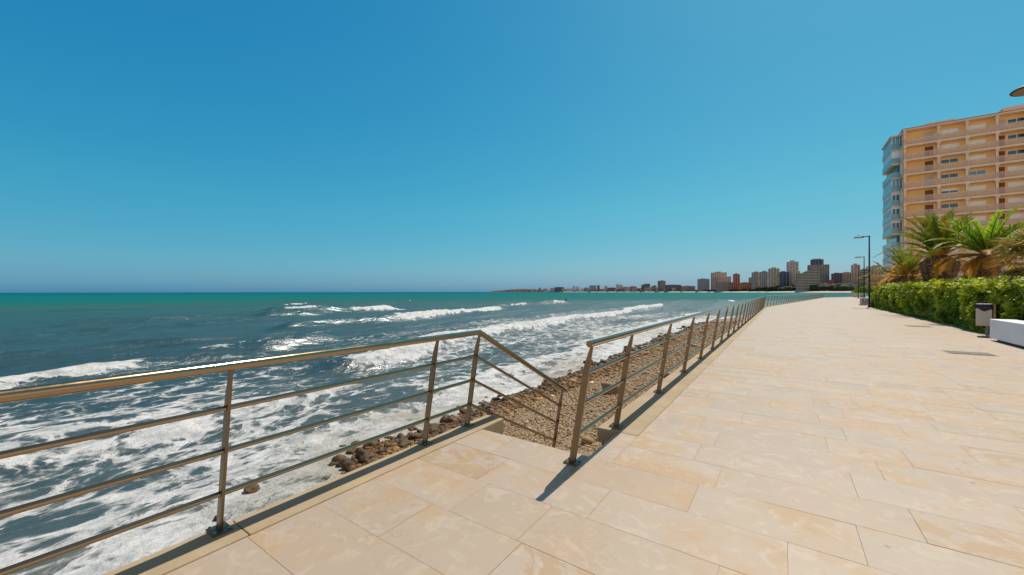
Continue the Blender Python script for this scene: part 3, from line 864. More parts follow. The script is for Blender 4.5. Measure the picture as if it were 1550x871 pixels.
def shrub(name, label, c, rad, n, size, mat, toneb=.5, cat='shrub', group=None, stem=True):
    root = empty(name, (c[0], c[1], 0), label, cat, group)
    P = rng.normal(0, 1, (n, 3)); P /= np.linalg.norm(P, axis=1, keepdims=True)
    P[:, 2] = np.abs(P[:, 2]) * 1.0 - .15
    f = .72 + .5 * (fbm(P[:, 0] * 2 + 3 + c[0], P[:, 1] * 2 + P[:, 2] * 2, int(c[0] * 7) % 90, 3) - .2) * .9
    rr = (rng.random(n) ** .35)
    N = P + rng.normal(0, .35, P.shape)
    Q = P * (f * rr)[:, None] * np.array(rad) + np.array([0, 0, c[2] * .45])
    Q[:, 2] = np.maximum(Q[:, 2], .05)
    tone = toneb + (fbm(Q[:, 0] / .5 + 9, Q[:, 2] / .5 + Q[:, 1], 12, 2) - .5) * .8 + rng.normal(0, .1, n)
    me = leaf_cloud('foliage', Q, N, size * np.exp(rng.normal(0, .2, n)), tone, 5); link('foliage', me, mat, root)
    if stem:
        m = MB()
        for j in range(5):
            a = j * 1.3; m.tube([(0, 0, -.05), (.25 * math.cos(a) * rad[0], .25 * math.sin(a) * rad[1], c[2] * .4), (.5 * math.cos(a) * rad[0], .5 * math.sin(a) * rad[1], c[2] * .75)], [.06, .04, .02], 6)
        m.build('stem', M['trunk'], root)
    return root


x, y = at(1310, 96); shrub('hedge', 'far rounded green hedge behind the pale stone blocks', (x + 1.3, y + 2, 3.2), (4.2, 3.0, 2.1), 2600, .22, M['leaf'], .42, 'hedge')
x, y = at(1468, 33); shrub('shrub', 'dark leafy shrub standing between the two tallest palms', (x, y, 3.2), (1.6, 1.4, 1.9), 1500, .16, M['bush'], .35)
x, y = at(1400, 44); shrub('shrub', 'dim green shrub behind the hedge between two palm trunks', (x, y, 2.2), (1.8, 1.5, 1.2), 900, .16, M['bush'], .45)
x, y = at(1530, 21); shrub('shrub', 'dark shrub filling in under the shaggy fan palm', (x, y, 2.6), (2.2, 1.2, 1.3), 1500, .14, M['bush'], .3)


# ------------------------------------------------------------------ palms
def frond_geo(L, e0, az, droop, width, tone, npair=46, twist=0, vee=.5):
    """one pinnate frond: rachis curving down, two rows of narrow leaflets"""
    Vs, Fs, Ts = [], [], []
    p = np.zeros(3); el = e0; step = L / npair
    hz = np.array([math.cos(az), math.sin(az), 0]); sd = np.array([-math.sin(az), math.cos(az), 0])
    pts = []
    for i in range(npair + 1):
        d = hz * math.cos(el) + np.array([0, 0, math.sin(el)])
        up = -hz * math.sin(el) + np.array([0, 0, math.cos(el)])
        pts.append((p.copy(), d, up)); p = p + d * step; el -= droop / npair * (.5 + 1.0 * i / npair)
    for i in range(2, npair + 1):
        s_ = i / npair; q, d, up = pts[i]
        ll = width * (math.sin(min(1, s_ * 1.25 + .12) * math.pi * .93) ** .6 if s_ < .68 else max(.22, 1 - (s_ - .68) * 2.0)) * random.uniform(.88, 1.1)
        for sg in (-1, 1):
            ang = .85 - .35 * s_ + random.gauss(0, .06)
            v = d * math.cos(ang) + (sd * sg * math.cos(vee) + up * math.sin(vee)) * math.sin(ang)
            v = v + np.array([0, 0, -.10]) + np.array([random.gauss(0, .05) for _ in range(3)])
            wv = d * .036
            m1 = q + v * ll * .5 + np.array([0, 0, -.0]); tip = q + v * ll + np.array([0, 0, -.12 * ll])
            n = len(Vs); Vs += [q - wv, m1 - wv * 1.0, tip, m1 + wv * 1.2, q + wv]; Fs += [(n, n + 1, n + 2, n + 3), (n, n + 3, n + 4, n + 4)]
            Ts += [tone + random.gauss(0, .03)] * 5
    # rachis as a thin triangular strip
    for i in range(npair):
        q0, d0, u0 = pts[i]; q1, d1, u1 = pts[i + 1]; w0 = .032 * (1 - i / npair) + .006
        n = len(Vs); Vs += [q0 - sd * w0, q0 + sd * w0, q1 + sd * w0, q1 - sd * w0, q0 - u0 * w0, q1 - u1 * w0]
        Fs += [(n, n + 1, n + 2, n + 3), (n + 1, n + 4, n + 5, n + 2), (n + 4, n, n + 3, n + 5)]; Ts += [max(0, tone - .3)] * 6
    return Vs, Fs, Ts


def build_fronds(name, items, mat, root, base):
    V, F, T = [], [], []
    for (Vs, Fs, Ts), o in items:
        n = len(V); V += [tuple(np.asarray(v) + np.asarray(o)) for v in Vs]; T += Ts
        F += [tuple(dict.fromkeys(i + n for i in f)) for f in Fs]
    me = bpy.data.meshes.new(name); me.from_pydata(V, [], F); me.update(); fattr(me, 'tone', np.clip(T, 0, 1))
    return link(name, me, mat, root, base)


def palm(label, px, d, zc, L, r0, n_up, n_mid, n_low, seedv, up_tone=.62, mid_tone=.35, low_tone=.1, skirt=10, top_e=1.35, wd=.50, low_e=(.0, .45)):
    random.seed(seedv)
    x, y = at(px, d); root = empty('palm_tree', (x, y, 0), label, 'palm tree', 'date palms behind the hedge')
    # trunk with overlapping leaf scars
    V, F, T = [], [], []; seg = 26; rows = int((zc + .2) / .11)
    for i in range(rows + 1):
        z = -.1 + (zc + .1) * i / rows; t = i / rows
        rr = r0 * (.92 + .22 * math.exp(-((t - .86) / .16) ** 2) - .10 * math.exp(-((t - .35) / .3) ** 2)) * (1 - .6 * max(0, t - .88) / .12)
        for j in range(seg):
            a = 2 * math.pi * (j + .5 * (i % 2)) / seg; bump = .07 * r0 * (1 if (i + j) % 2 else -1) + random.gauss(0, .03) * r0
            V.append((math.cos(a) * (rr + bump), math.sin(a) * (rr + bump), z + random.gauss(0, .015))); T.append(.5 + .32 * (1 if (i + j) % 2 else -1) + random.gauss(0, .1))
    F = [(i * seg + j, i * seg + (j + 1) % seg, (i + 1) * seg + (j + 1) % seg, (i + 1) * seg + j) for i in range(rows) for j in range(seg)]
    me = bpy.data.meshes.new('trunk'); me.from_pydata(V, [], F); me.update(); fattr(me, 'tone', np.clip(T, 0, 1)); link('trunk', me, M['trunk'], root)
    it = []
    for i in range(n_up):
        az = i * 2.399 + random.gauss(0, .2); it.append((frond_geo(L * random.uniform(.72, .95), top_e - .55 * (i / n_up) + random.gauss(0, .08), az, random.uniform(.35, .75), wd, up_tone + random.gauss(0, .09), vee=.75), (math.cos(az) * .12, math.sin(az) * .12, .12)))
    for i in range(n_mid):
        az = i * 2.399 + 1 + random.gauss(0, .2); it.append((frond_geo(L * random.uniform(.9, 1.05), random.uniform(.45, .80), az, random.uniform(1.0, 1.6), .48, mid_tone + .22 * (random.random() < .45) + random.gauss(0, .08), vee=.45), (math.cos(az) * .22, math.sin(az) * .22, .0)))
    build_fronds('crown', it, M['frond'], root, (0, 0, zc))
    it = []
    for i in range(n_low):
        az = i * 2.399 + 2 + random.gauss(0, .25); it.append((frond_geo(L * random.uniform(.65, .95), random.uniform(*low_e), az, random.uniform(.9, 1.6), .42, low_tone + .16 * random.random(), vee=.2), (math.cos(az) * r0 * .6, math.sin(az) * r0 * .6, -.12)))
    for i in range(skirt):
        az = random.uniform(0, 6.28); it.append((frond_geo(L * random.uniform(.3, .5), random.uniform(-.9, -.2), az, .9, .3, .02 + .08 * random.random(), npair=18, vee=.1), (math.cos(az) * r0 * .85, math.sin(az) * r0 * .85, -.25)))
    build_fronds('dry_fronds', it, M['frond'], root, (0, 0, zc))
    return root


palm('thick palm with upright dark green fronds before the apartment block', 1422, 25, 3.85, 3.25, .78, 30, 9, 5, 3, .54, .36, .15, 4, 1.45, .60, (.15, .5))
palm('stout low palm whose orange fronds reach towards the black lamp post', 1375, 34, 2.9, 3.3, .80, 15, 13, 9, 5, .60, .22, .06, 3, 1.35, .50, (.15, .5))
palm('smallest palm, furthest along the hedge, mostly dry arching fronds', 1349, 46, 2.9, 3.0, .65, 6, 13, 8, 9, .5, .16, .06, 3, 1.2, .5, (.15, .5))
palm('bright green palm whose fronds splay wide beside the shaggy fan palm', 1494, 19, 3.45, 2.35, .40, 15, 9, 9, 13, .92, .66, .10, 12, 1.25, .48, (-.05, .35))


def fan_palm():
    random.seed(21)
    x, y = at(1572, 15.0); root = empty('fan_palm', (x, y, 0), 'shaggy fan palm with straw coloured hanging leaves above the hedge', 'palm tree')
    m = MB(); m.tube([(0, 0, -.1), (.02, .03, 1.0), (0, .05, 2.1), (.02, .02, 3.0)], [.3, .26, .25, .22], 14); m.build('trunk', M['trunk'], root, flat=False)
    fattr(root.children[0].data, 'tone', [.4] * len(root.children[0].data.vertices))
    def fan(o, az, el, L, seg, tone):
        Vs, Fs, Ts = [], [], []
        h = np.array([math.cos(az) * math.cos(el), math.sin(az) * math.cos(el), math.sin(el)]); sd = np.array([-math.sin(az), math.cos(az), 0]); up = np.cross(h, sd) * -1
        c = np.array(o) + h * L * .45
        Vs += [np.array(o) - sd * .015, np.array(o) + sd * .015, c + sd * .015, c - sd * .015]; Fs += [(0, 1, 2, 3)]; Ts += [tone] * 4
        for i in range(seg):
            b = (i / (seg - 1) - .5) * 2 * 1.75 + random.gauss(0, .04); dr = h * math.cos(b) + sd * math.sin(b) - up * (.12 + random.random() * .15)
            ll = L * (.62 + .38 * math.cos(b * .8)) * random.uniform(.85, 1.08); wv = np.cross(dr, up); wv = wv / np.linalg.norm(wv) * .022
            n = len(Vs); m1 = c + dr * ll * .55; tip = c + dr * ll + np.array([0, 0, -.28 * ll * random.uniform(.4, 1.3)])
            Vs += [c - wv * .3, m1 - wv, tip, m1 + wv, c + wv * .3]; Fs += [(n, n + 1, n + 2, n + 3), (n, n + 3, n + 4, n + 4)]; Ts += [tone + random.gauss(0, .06)] * 5
        return Vs, Fs, Ts
    it = []; dry = []
    for i in range(30):
        el = 1.2 - 1.5 * i / 30 + random.gauss(0, .1); it.append((fan((0, 0, 0), i * 2.399, el, random.uniform(.95, 1.25), 34, random.choice([.95, .8, .6, .4, .3])), (0, 0, 0)))
    for i in range(40):
        dry.append((fan((0, 0, -.1 - 1.3 * random.random()), random.uniform(0, 6.28), random.uniform(-.75, .15), random.uniform(.8, 1.15), 30, random.choice([.0, .1, .25, .4, .7])), (0, 0, 0)))
    build_fronds('crown', it, M['dryfan'], root, (0, 0, 3.0)); build_fronds('dry_fronds', dry, M['dryfan'], root, (0, 0, 3.0))
fan_palm()

# ------------------------------------------------------------------ street lamps
def lamp():
    root = empty('street_lamp', (0, 0, 0), 'x', 'street lamp', 'black street lamps along the promenade')
    m = MB(); m.tube([(0, 0, 0), (0, 0, 1.0), (0, 0, 7.0)], [.075, .075, .055], 12); m.build('pole', M['lamp_black'], root, flat=False)
    m = MB(); m.box(-.16, .16, -.16, .16, 0, .02); m.lathe([(.12, .02), (.12, .10), (.09, .12)], (0, 0, 0), 14); m.build('base_plate', M['lamp_black'], root)
    m = MB(); m.tube([(.06, 0, 6.93), (-.25, 0, 6.93), (-.78, 0, 6.97)], [.045, .045, .035], 10); m.build('arm', M['lamp_black'], root, flat=False)
    m = MB(); m.lathe([(0, 7.10), (.06, 7.10), (.07, 7.02), (.15, 6.985), (.30, 6.93), (.40, 6.87), (.41, 6.85), (.40, 6.835), (.37, 6.835)], (-.78, 0, 0), 32)
    h = m.build('lamp_head', M['lamp_black'], root, flat=False)
    m = MB(); m.lathe([(0, 6.842), (.375, 6.842), (.375, 6.836), (0, 6.836)], (-.78, 0, 0), 32); m.build('diffuser', M['lamp_lens'], h)
    return root
lp = lamp()
for i, (x, y, lb) in enumerate([(6.2, 16.2, 'nearest street lamp, only the tip of its dark disc head in view'), (6.95, 51.3, 'tall black street lamp at the far end of the clipped hedge'),
                                (10.45, 81.6, 'middle black street lamp, half as tall in view as the one by the hedge'), (13.7, 114.5, 'farthest small street lamp beside the pale stone blocks')]):
    o = lp if i == 0 else copy_tree(lp)
    o.location = (x, y, 0); o['label'] = lb

# ------------------------------------------------------------------ blocks, bench, bin, covers
def block(x, y, wx, wy, h, label, scribble=False):
    root = empty('stone_block', (x, y, 0), label, 'stone block', 'pale stone blocks on the promenade')
    m = MB(); m.box(-wx / 2, wx / 2, -wy / 2, wy / 2, .06, h); m.build('body', M['block'], root, bevel=.03)
    m = MB(); m.box(-wx / 2 - .08, wx / 2 + .05, -wy / 2 - .08, wy / 2 + .05, 0, .06); m.build('base', M['block'], root)
    if scribble:
        m = MB(); f = -wy / 2 - .004
        def stroke(ps, r=.035):
            m.tube([(px_, f, pz) for px_, pz in ps], r, 6)
        stroke([(-.33, .66), (-.16, .70), (-.28, .40), (-.09, .38)]); stroke([(-.04, .33), (-.02, .64), (.09, .66), (.11, .52), (0, .47), (.12, .30)])
        stroke([(.17, .32), (.20, .66), (.31, .58), (.23, .47), (.33, .36)]); stroke([(-.34, .25), (.08, .21), (.34, .27)], .022)
        m.build('graffiti', M['paint_black'], root)
block(7.45, 57.6, .80, .85, .82, 'pale stone block with black graffiti beside the lamp post', True)
x, y = at(1296, 104); block(x, y, 1.15, 1.2, 1.35, 'farthest pale stone block under the farthest lamp')
x, y = at(1305.5, 100); block(x, y, .95, 1.0, .75, 'low pale stone block just before the far rounded hedge')

bench = empty('bench', (5.36, 16.5, 0), 'solid white rendered bench block on a recessed dark plinth', 'bench')
m = MB(); a0 = (-.20, -2.3); b0 = (-.0, 2.15)
m.prism([(-.17, -2.3, .07), (.40, -2.3, .07), (.55, 2.22, .07), (.0, 2.22, .07)], (0, 0, .60)); m.build('seat', M['white'], bench, bevel=.012)
m = MB(); m.prism([(-.05, -2.2, 0), (.34, -2.2, 0), (.50, 2.02, 0), (.10, 2.02, 0)], (0, 0, .07)); m.build('plinth', M['dark_gap'], bench)

bn = empty('litter_bin', (5.74, 20.25, 0), 'cream litter bin with a navy liner and timber slat on one post', 'litter bin', rz=R(-18))
m = MB(); m.box(-.03, .03, -.03, .03, 0, .40); m.box(.12, .18, .05, .11, 0, .40); m.build('post', M['post_grey'], bn)
m = MB(); m.box(-.12, .24, -.1, .14, 0, .012); m.build('base_plate', M['post_grey'], bn)
m = MB(); m.box(-.24, .12, -.20, .20, .36, 1.04); m.build('body', M['cream'], bn, bevel=.012)
m = MB(); m.box(.145, .195, -.20, -.17, .40, 1.10); m.box(.145, .195, .02, .05, .40, 1.10); m.box(.145, .170, -.165, .015, .42, 1.06); m.build('timber_slat', M['timber'], bn)
m = MB(); m.box(-.22, .28, .21, .24, .38, 1.1); m.build('back_panel', M['lamp_black'], bn)
# liner folded over the rim, uneven hem
bm = bmesh.new(); seg = 40; loops = []
for kz in range(7):
    lp_ = []
    for j in range(seg):
        a = 2 * math.pi * j / seg; ca, sa = math.cos(a), math.sin(a); kk = 1 / max(abs(ca), abs(sa)) ** .85
        hem = .93 + .05 * math.sin(a * 2 + 1.2) + .025 * math.sin(a * 5)
        z = [hem, hem + .05, 1.0, 1.08, 1.12, 1.10, .95][kz] if kz not in (2,) else max(hem + .08, 1.02)
        rr = [.232, .236, .232, .226, .205, .185, .17][kz] + .006 * math.sin(a * 13 + kz) + .004 * math.sin(a * 29)
        lp_.append(bm.verts.new((ca * kk * rr * .88 - .06, sa * kk * rr * .97, z)))
    loops.append(lp_)
for l0, l1 in zip(loops, loops[1:]):
    for j in range(seg): bm.faces.new((l0[j], l0[(j + 1) % seg], l1[(j + 1) % seg], l1[j]))
bm.faces.new(loops[-1]); me = bpy.data.meshes.new('liner'); bm.to_mesh(me); bm.free()
for p in me.polygons: p.use_smooth = True
link('liner', me, M['bag'], bn)


def cover(x, y, wx, wy, label):
    root = empty('drain_cover', (x, y, 0), label, 'drain cover', 'iron covers in the paving')
    m = MB(); m.box(-wx / 2, wx / 2, -wy / 2, wy / 2, .004, .008); m.build('frame', M['iron'], root)
    m = MB(); nb = 12
    for i in range(nb):
        yy = -wy / 2 + .05 + (wy - .1) * (i + .5) / nb; m.box(-wx / 2 + .05, wx / 2 - .05, yy - .016, yy + .016, .0082, .014)
    m.build('grating', M['iron'], root)
cover(3.8, 14.45, .80, .62, 'nearer dark iron cover set in the paving before the white bench')
cover(4.9, 24.3, .80, .62, 'smaller looking iron cover further along the paving near the hedge')


# ------------------------------------------------------------------ apartment block
def apartments():
    rt = empty('apartment_building', (19.5, 106, 0), 'tall orange apartment block with gallery balconies and glazed corner bays', 'building')
    def P(name, mb, mat, parent=rt, bevel=0): return mb.build(name, M[mat], parent, bevel=bevel)
    H = 2.8; zs = [30.0 - H * k_ for k_ in range(11)]     # gallery floor levels
    X1 = 33.0
    m = MB(); m.box(-.2, X1, 1.35, 15, -.2, 32.75); P('wall', m, 'orange')
    m = MB(); m.box(-.25, X1 + .2, -.15, 15.2, 32.76, 33.02); P('roof', m, 'peach'); m = MB(); m.box(-.32, X1 + .3, -.22, 15.3, 33.022, 33.14); P('roof_edge', m, 'roof_tile')
    m = MB(); m.box(4, 8, 5, 10, 33.142, 35.0); P('stair_tower', m, 'peach'); m = MB(); m.box(14, 17, 5, 9, 33.142, 35.4); P('stair_tower', m, 'peach')
    cols = [0.06, 4.6, 8.2, 11.8, 15.4, 19.0, 22.6, 26.2, 29.8]
    for c in cols:
        m = MB(); m.box(c - .16, c + .16, .04, .36, 0, 32.755); P('column', m, 'peach')
    for c in cols[:5]:
        for z in zs[:9] + [32.8]:
            m = MB(); m.box(c - .26, c + .26, -.13, .75, z - .62, z - .365); P('corbel', m, 'peach')
    random.seed(4)
    for fi, z in enumerate(zs):
        if z < 0: continue
        m = MB(); m.box(-.15, X1, -.08, 1.349, z - .36, z - .02); P('slab', m, 'peach')
        m = MB(); m.box(-.12, X1, -.045, -.02, z + .06, z + 1.0); P('railing_panel', m, 'panel')
        m = MB(); m.box(-.12, X1, -.075, .0, z + 1.002, z + 1.06)
        for q in range(int(X1 / 1.2)): m.box(-.1 + q * 1.2, -.06 + q * 1.2, -.085, -.046, z - .02, z + 1.0)
        P('balcony_rail', m, 'rail_white')
    # doors and windows in the recessed gallery wall
    def door(x, z, kind):
        m = MB(); m.box(x, x + 1.1, 1.30, 1.348, z, z + 2.15); d = P('door', m, kind)
        m = MB(); m.box(x + .12, x + .16, 1.25, 1.299, z + 1.0, z + 1.1); P('handle', m, 'rail_white', d)
    def window(x, z, wd, shut, gl='glass'):
        m = MB(); z0, z1 = z + 1.22, z + 1.98
        m.box(x - .08, x + wd + .08, 1.27, 1.347, z0 - .08, z0); m.box(x - .08, x + wd + .08, 1.27, 1.347, z1, z1 + .08); m.box(x - .08, x, 1.27, 1.347, z0, z1); m.box(x + wd, x + wd + .08, 1.27, 1.347, z0, z1); m.box(x + wd / 2 - .04, x + wd / 2 + .04, 1.275, 1.347, z0, z1)
        f = P('window', m, 'wframe')
        m = MB(); m.box(x + .001, x + wd - .001, 1.32, 1.345, z0 + .001, z1 - .001); P('pane', m, gl, f)
        if shut: m = MB(); m.box(x + .002, x + wd - .002, 1.262, 1.31, z0 + (0.002 if shut > .9 else (z1 - z0) * (1 - shut)), z1 - .002); P('shutter', m, 'shutter', f)
    # (bay 2, bay 3, bay 4) shutters per floor as photographed, top floor first
    sh = [(1, 1, 0), (1, 1, 0), (0, 1, 0), (0, 0, 1), (.45, 1, 1), (0, 1, 1), (1, 1, 1), (1, 0, 1), (1, 1, 0), (0, 1, 1), (1, 1, 1)]
    for fi, z in enumerate(zs):
        if z < 0: continue
        door(3.05, z, ['door_pale', 'door', 'door', 'door_pale'][fi] if fi < 4 else 'door'); door(11.95, z, 'door' if fi else 'door_pale')
        a, b, c = sh[fi]
        window(5.2, z, 2.15, a); window(8.55, z, 2.2, b, 'glass_blue' if fi == 3 else 'glass'); window(13.4, z, 2.0, c)
        for x in (16.2, 20.0): window(x, z, 2.2, random.choice([1, 1, 0, .5]))
        door(23.2, z, 'door'); window(26.9, z, 2.2, 1)
    # narrow white strip between gallery and bay
    m = MB(); m.box(-.28, -.21, .4, 2.2, .0, 32.7); P('return_wall', m, 'peach')
    for fi, z in enumerate(zs):
        if z < 0: continue
        m = MB(); m.box(-.34, -.285, .7, 1.6, z + .25, z + 2.3); w_ = P('window', m, 'bay_white' if fi % 3 else 'glass')
    # glazed corner bays
    bx0, bx1, by0, by1 = -1.45, -.29, 2.2, 10.4
    kinds = ['glass', 'solid', 'open', 'glass', 'mixed', 'mixed', 'mixed', 'open', 'glass', 'mixed', 'open']
    for fi, z in enumerate(zs):
        if z < 0: continue
        m = MB(); m.box(bx0 - .1, bx1, by0 - .1, by1, z - .34, z - .02); P('bay_slab', m, 'peach')
        m = MB(); m.box(bx0 - .12, bx1, by0 - .12, by0 - .06, z, z + 1.0); m.box(bx0 - .12, bx0 - .06, by0 - .058, by1, z, z + 1.0); P('bay_parapet', m, 'parapet')
        if kinds[fi] == 'open':
            m = MB(); m.box(bx0 + .8, bx1, by0 + .9, by1 - .4, z, z + 2.4); P('bay_glazing', m, 'glass_blue'); continue
        if kinds[fi] == 'solid':
            m = MB(); m.box(bx0, bx1, by0, by1 - .1, z - .01, z + 2.44); P('bay_panel', m, 'bay_white'); continue
        m = MB(); m.box(bx0 + .02, bx1, by0 + .02, by1 - .12, z - .01, z + 2.44); g_ = P('bay_glazing', m, 'glass_blue' if kinds[fi] == 'glass' else 'glass')
        m = MB(); n = 8
        for q in range(n + 1):
            yy = by0 + (by1 - .3 - by0) * q / n; m.box(bx0 - .015, bx0 + .05, yy, yy + (.09 if kinds[fi] == 'glass' else .3), z, z + 2.44)
        for q in range(3):
            xx = bx0 + (bx1 - bx0 - .1) * q / 2; m.box(xx, xx + .1, by0 - .015, by0 + .05, z, z + 2.44)
        if kinds[fi] == 'mixed':
            m.box(bx0 - .012, bx1, by0 - .012, by0 + .04, z + 2.05, z + 2.45); m.box(bx0 - .012, bx0 + .04, by0, by1 - .2, z + 2.05, z + 2.45)
        P('bay_frame', m, 'wframe', g_)
    m = MB(); m.box(bx0 - .25, bx1 + .05, by0 - .25, by1 + .2, 32.44, 32.74); P('bay_roof', m, 'peach')
    return rt
apartments()


# ------------------------------------------------------------------ far shore and skyline
DPX = [(690, 5200), (740, 4700), (800, 4000), (900, 3000), (1000, 2200), (1060, 1800), (1120, 1550), (1200, 1300), (1260, 1150), (1330, 1000), (1460, 900), (1700, 800)]
def dist(px): return float(np.interp(px, [p[0] for p in DPX], [p[1] for p in DPX]))


def far_shore():
    pxs = np.concatenate([np.linspace(735, 1320, 160), np.linspace(1328, 1900, 40)]); bands = [(0, -1.9), (9, -1.0), (26, .9), (45, 1.4), (47, 1.6), (62, 4.5), (100, 9), (300, 15), (1200, 12)]
    V = []
    for px in pxs:
        d = dist(px); k0 = smooth(735, 800, px)
        for j, (off, z) in enumerate(bands):
            dd = d + off; x, y = at(px, dd)
            hz = z
            if j >= 5:
                hz = z * (.5 + .9 * float(fbm(np.array(px / 26.0), np.array(j * 1.7), 41, 3))) * (1 + .7 * smooth(1110, 1200, px) + .8 * smooth(1235, 1300, px))
                hz = hz * (.25 + .75 * smooth(735, 765, px)) * (.30 + .70 * smooth(1130, 1240, px)) + (22 * math.exp(-((px - 790) / 34) ** 2) + 7 * smooth(737, 748, px) * smooth(900, 820, px)) * (j >= 5)
            V.append((x, y, hz))
    nb = len(bands); V = np.array(V)
    def strip(name, b0, b1, mat, p0=0, p1=9999):
        F = [(i * nb + j, (i + 1) * nb + j, (i + 1) * nb + j + 1, i * nb + j + 1) for i in range(len(pxs) - 1) for j in range(b0, b1) if p0 <= pxs[i] < p1]
        me = np_mesh(name, V, F, True); tag(link(name, me, M[mat]), kind='structure')
    strip('far_beach', 0, 4, 'sand', 850); strip('terrain', 4, 8, 'scrub', 850); strip('headland', 0, 8, 'scrub', 0, 850)
    # pines and palms massed behind the far beach
    n = 1500
    px = 800 + 560 * rng.random(n) ** .75; d = np.array([dist(p) for p in px]) + 55 + 90 * rng.random(n)
    xy = np.array([at(p, q) for p, q in zip(px, d)])
    zz = np.interp(d - np.array([dist(p) for p in px]), [0, 47, 62, 100, 300], [0, 1.6, 3, 5, 8]) * (.3 + .7 * smooth(1130, 1240, px) + 1.3 * smooth(1110, 1200, px)) + 1.2 * (px < 1130)
    size = rng.uniform(2.6, 6.0, n) * (1 + .75 * smooth(1100, 1180, px))
    V2, F2, T2 = scatter_stones(n, np.column_stack([xy, zz + size * .5]), size, rng.random(n), .9, 2)
    V2 += (np.stack([fbm(V2[:, 0] / 1.5, V2[:, 2] / 1.5, 5, 2), fbm(V2[:, 1] / 1.5, V2[:, 2] / 1.5, 6, 2), fbm(V2[:, 0] / 1.5, V2[:, 1] / 1.5, 7, 2)], 1) - .5) * 2.4
    me = np_mesh('treeline', V2, F2); fattr(me, 'tone', T2)
    tag(link('treeline', me, M['trees']), 'dark band of pines massed behind the far sandy beach', 'trees', kind='stuff')
far_shore()

FAC = dict(
    brown=m_facade('brown flats', (0.344, 0.271, 0.228), (0.0998, 0.0801, 0.0842)), dark=m_facade('dark flats', (0.183, 0.16, 0.185), (0.05, 0.0482, 0.0674)), tan=m_facade('tan flats', (0.566, 0.416, 0.337), (0.15, 0.128, 0.135), 4, 3, .45, .5),
    peach=m_facade('peach flats', (0.7, 0.448, 0.337), (0.2, 0.144, 0.135), 3.5, 3), red=m_facade('red brick flats', (0.451, 0.16, 0.0927), (0.118, 0.0641, 0.059), 4, 3, .4, .4), grey=m_facade('grey flats', (0.416, 0.361, 0.354), (0.118, 0.12, 0.144), 3, 3, .55, .5),
    navy=m_facade('navy flats', (0.167, 0.16, 0.218), (0.0416, 0.0482, 0.0842), 5, 3, .7, .6), beige=m_facade('beige flats', (0.666, 0.513, 0.438), (0.25, 0.193, 0.177), 4.2, 3, .42, .45), banded=m_facade('banded flats', (0.246, 0.191, 0.145), (0.0739, 0.0573, 0.0504), 9, 5.2, .95, .5, .36),
    white=m_facade('white flats', (0.714, 0.688, 0.674), (0.2, 0.177, 0.185), 4, 3, .5, .5), teal=m_facade('glazed flats', (0.284, 0.335, 0.37), (0.0828, 0.144, 0.167), 2.5, 3, .7, .6), orange=m_facade('orange flank', (0.7, 0.401, 0.218), (0.566, 0.32, 0.185), 6, 3, .3, .3))


def tower(label, x0, x1, ytop, fac, roof=.35, extra=None, deep=.6, back=90, rot=None, ybase=441.0, group=None, cat='building', name='apartment_tower'):
    """a far building filling columns x0..x1 of the skyline and rising to row ytop"""
    d = dist((x0 + x1) / 2) + back; c = (x0 + x1) / 2; x, y = at(c, d); k_ = d / FPX
    W = (x1 - x0) * k_; Hh = (441.2 - ytop) * k_ + EYE; D = max(8, W * deep)
    th = math.atan2(y, x) - math.pi / 2 + (rot if rot is not None else random.uniform(-.25, .25)) * .5
    r = empty(name, (x, y, 0), label, cat, group, th)
    m = MB(); m.box(-W / 2, W / 2, -D / 2, D / 2, -3, Hh); m.build('wall', FAC[fac], r)
    if roof:
        m = MB(); h = max(2.4, .06 * Hh); m.box(-W * roof * .7, W * roof * .5, -D * .25, D * .3, Hh + .01, Hh + h); m.build('roof_block', FAC[fac], r)
        m = MB(); m.box(-W / 2 - .3, W / 2 + .3, -D / 2 - .3, -D / 2 - .01, Hh - .2, Hh + .9); m.box(-W / 2 - .3, -W / 2 - .01, -D / 2, D / 2, Hh - .2, Hh + .9); m.build('parapet', FAC[fac], r)
    if extra: extra(r, W, D, Hh)
    return r


def stripe(fx0, fx1, fac):
    def f(r, W, D, H):
        m = MB(); m.box(-W / 2 + W * fx0, -W / 2 + W * fx1, -D / 2 - 1.4, -D / 2 - .02, -3, H - .5); m.build('stair_shaft', FAC[fac], r)
    return f
def crown(fx0, fx1, h, fac):
    def f(r, W, D, H):
        m = MB(); m.box(-W / 2 + W * fx0, -W / 2 + W * fx1, -D * .35, D * .35, H + .02, H + h); b = m.build('crown', FAC[fac], r)
        m = MB(); m.box(-W / 2 + W * (fx0 + .1), -W / 2 + W * (fx1 - .12), -D * .2, D * .2, H + h + .02, H + h * 1.16); m.build('plant_room', FAC['peach'], b)
    return f
def steps_(n, fac):
    def f(r, W, D, H):
        for i in range(n):
            m = MB(); a = -W / 2 + W * (.30 + .10 * i); m.box(a, W / 2 - W * .03 * i, -D / 2 + i, D / 2, H + 3.2 * i + .02, H + 3.2 * (i + 1)); m.build('setback', FAC[fac], r)
    return f


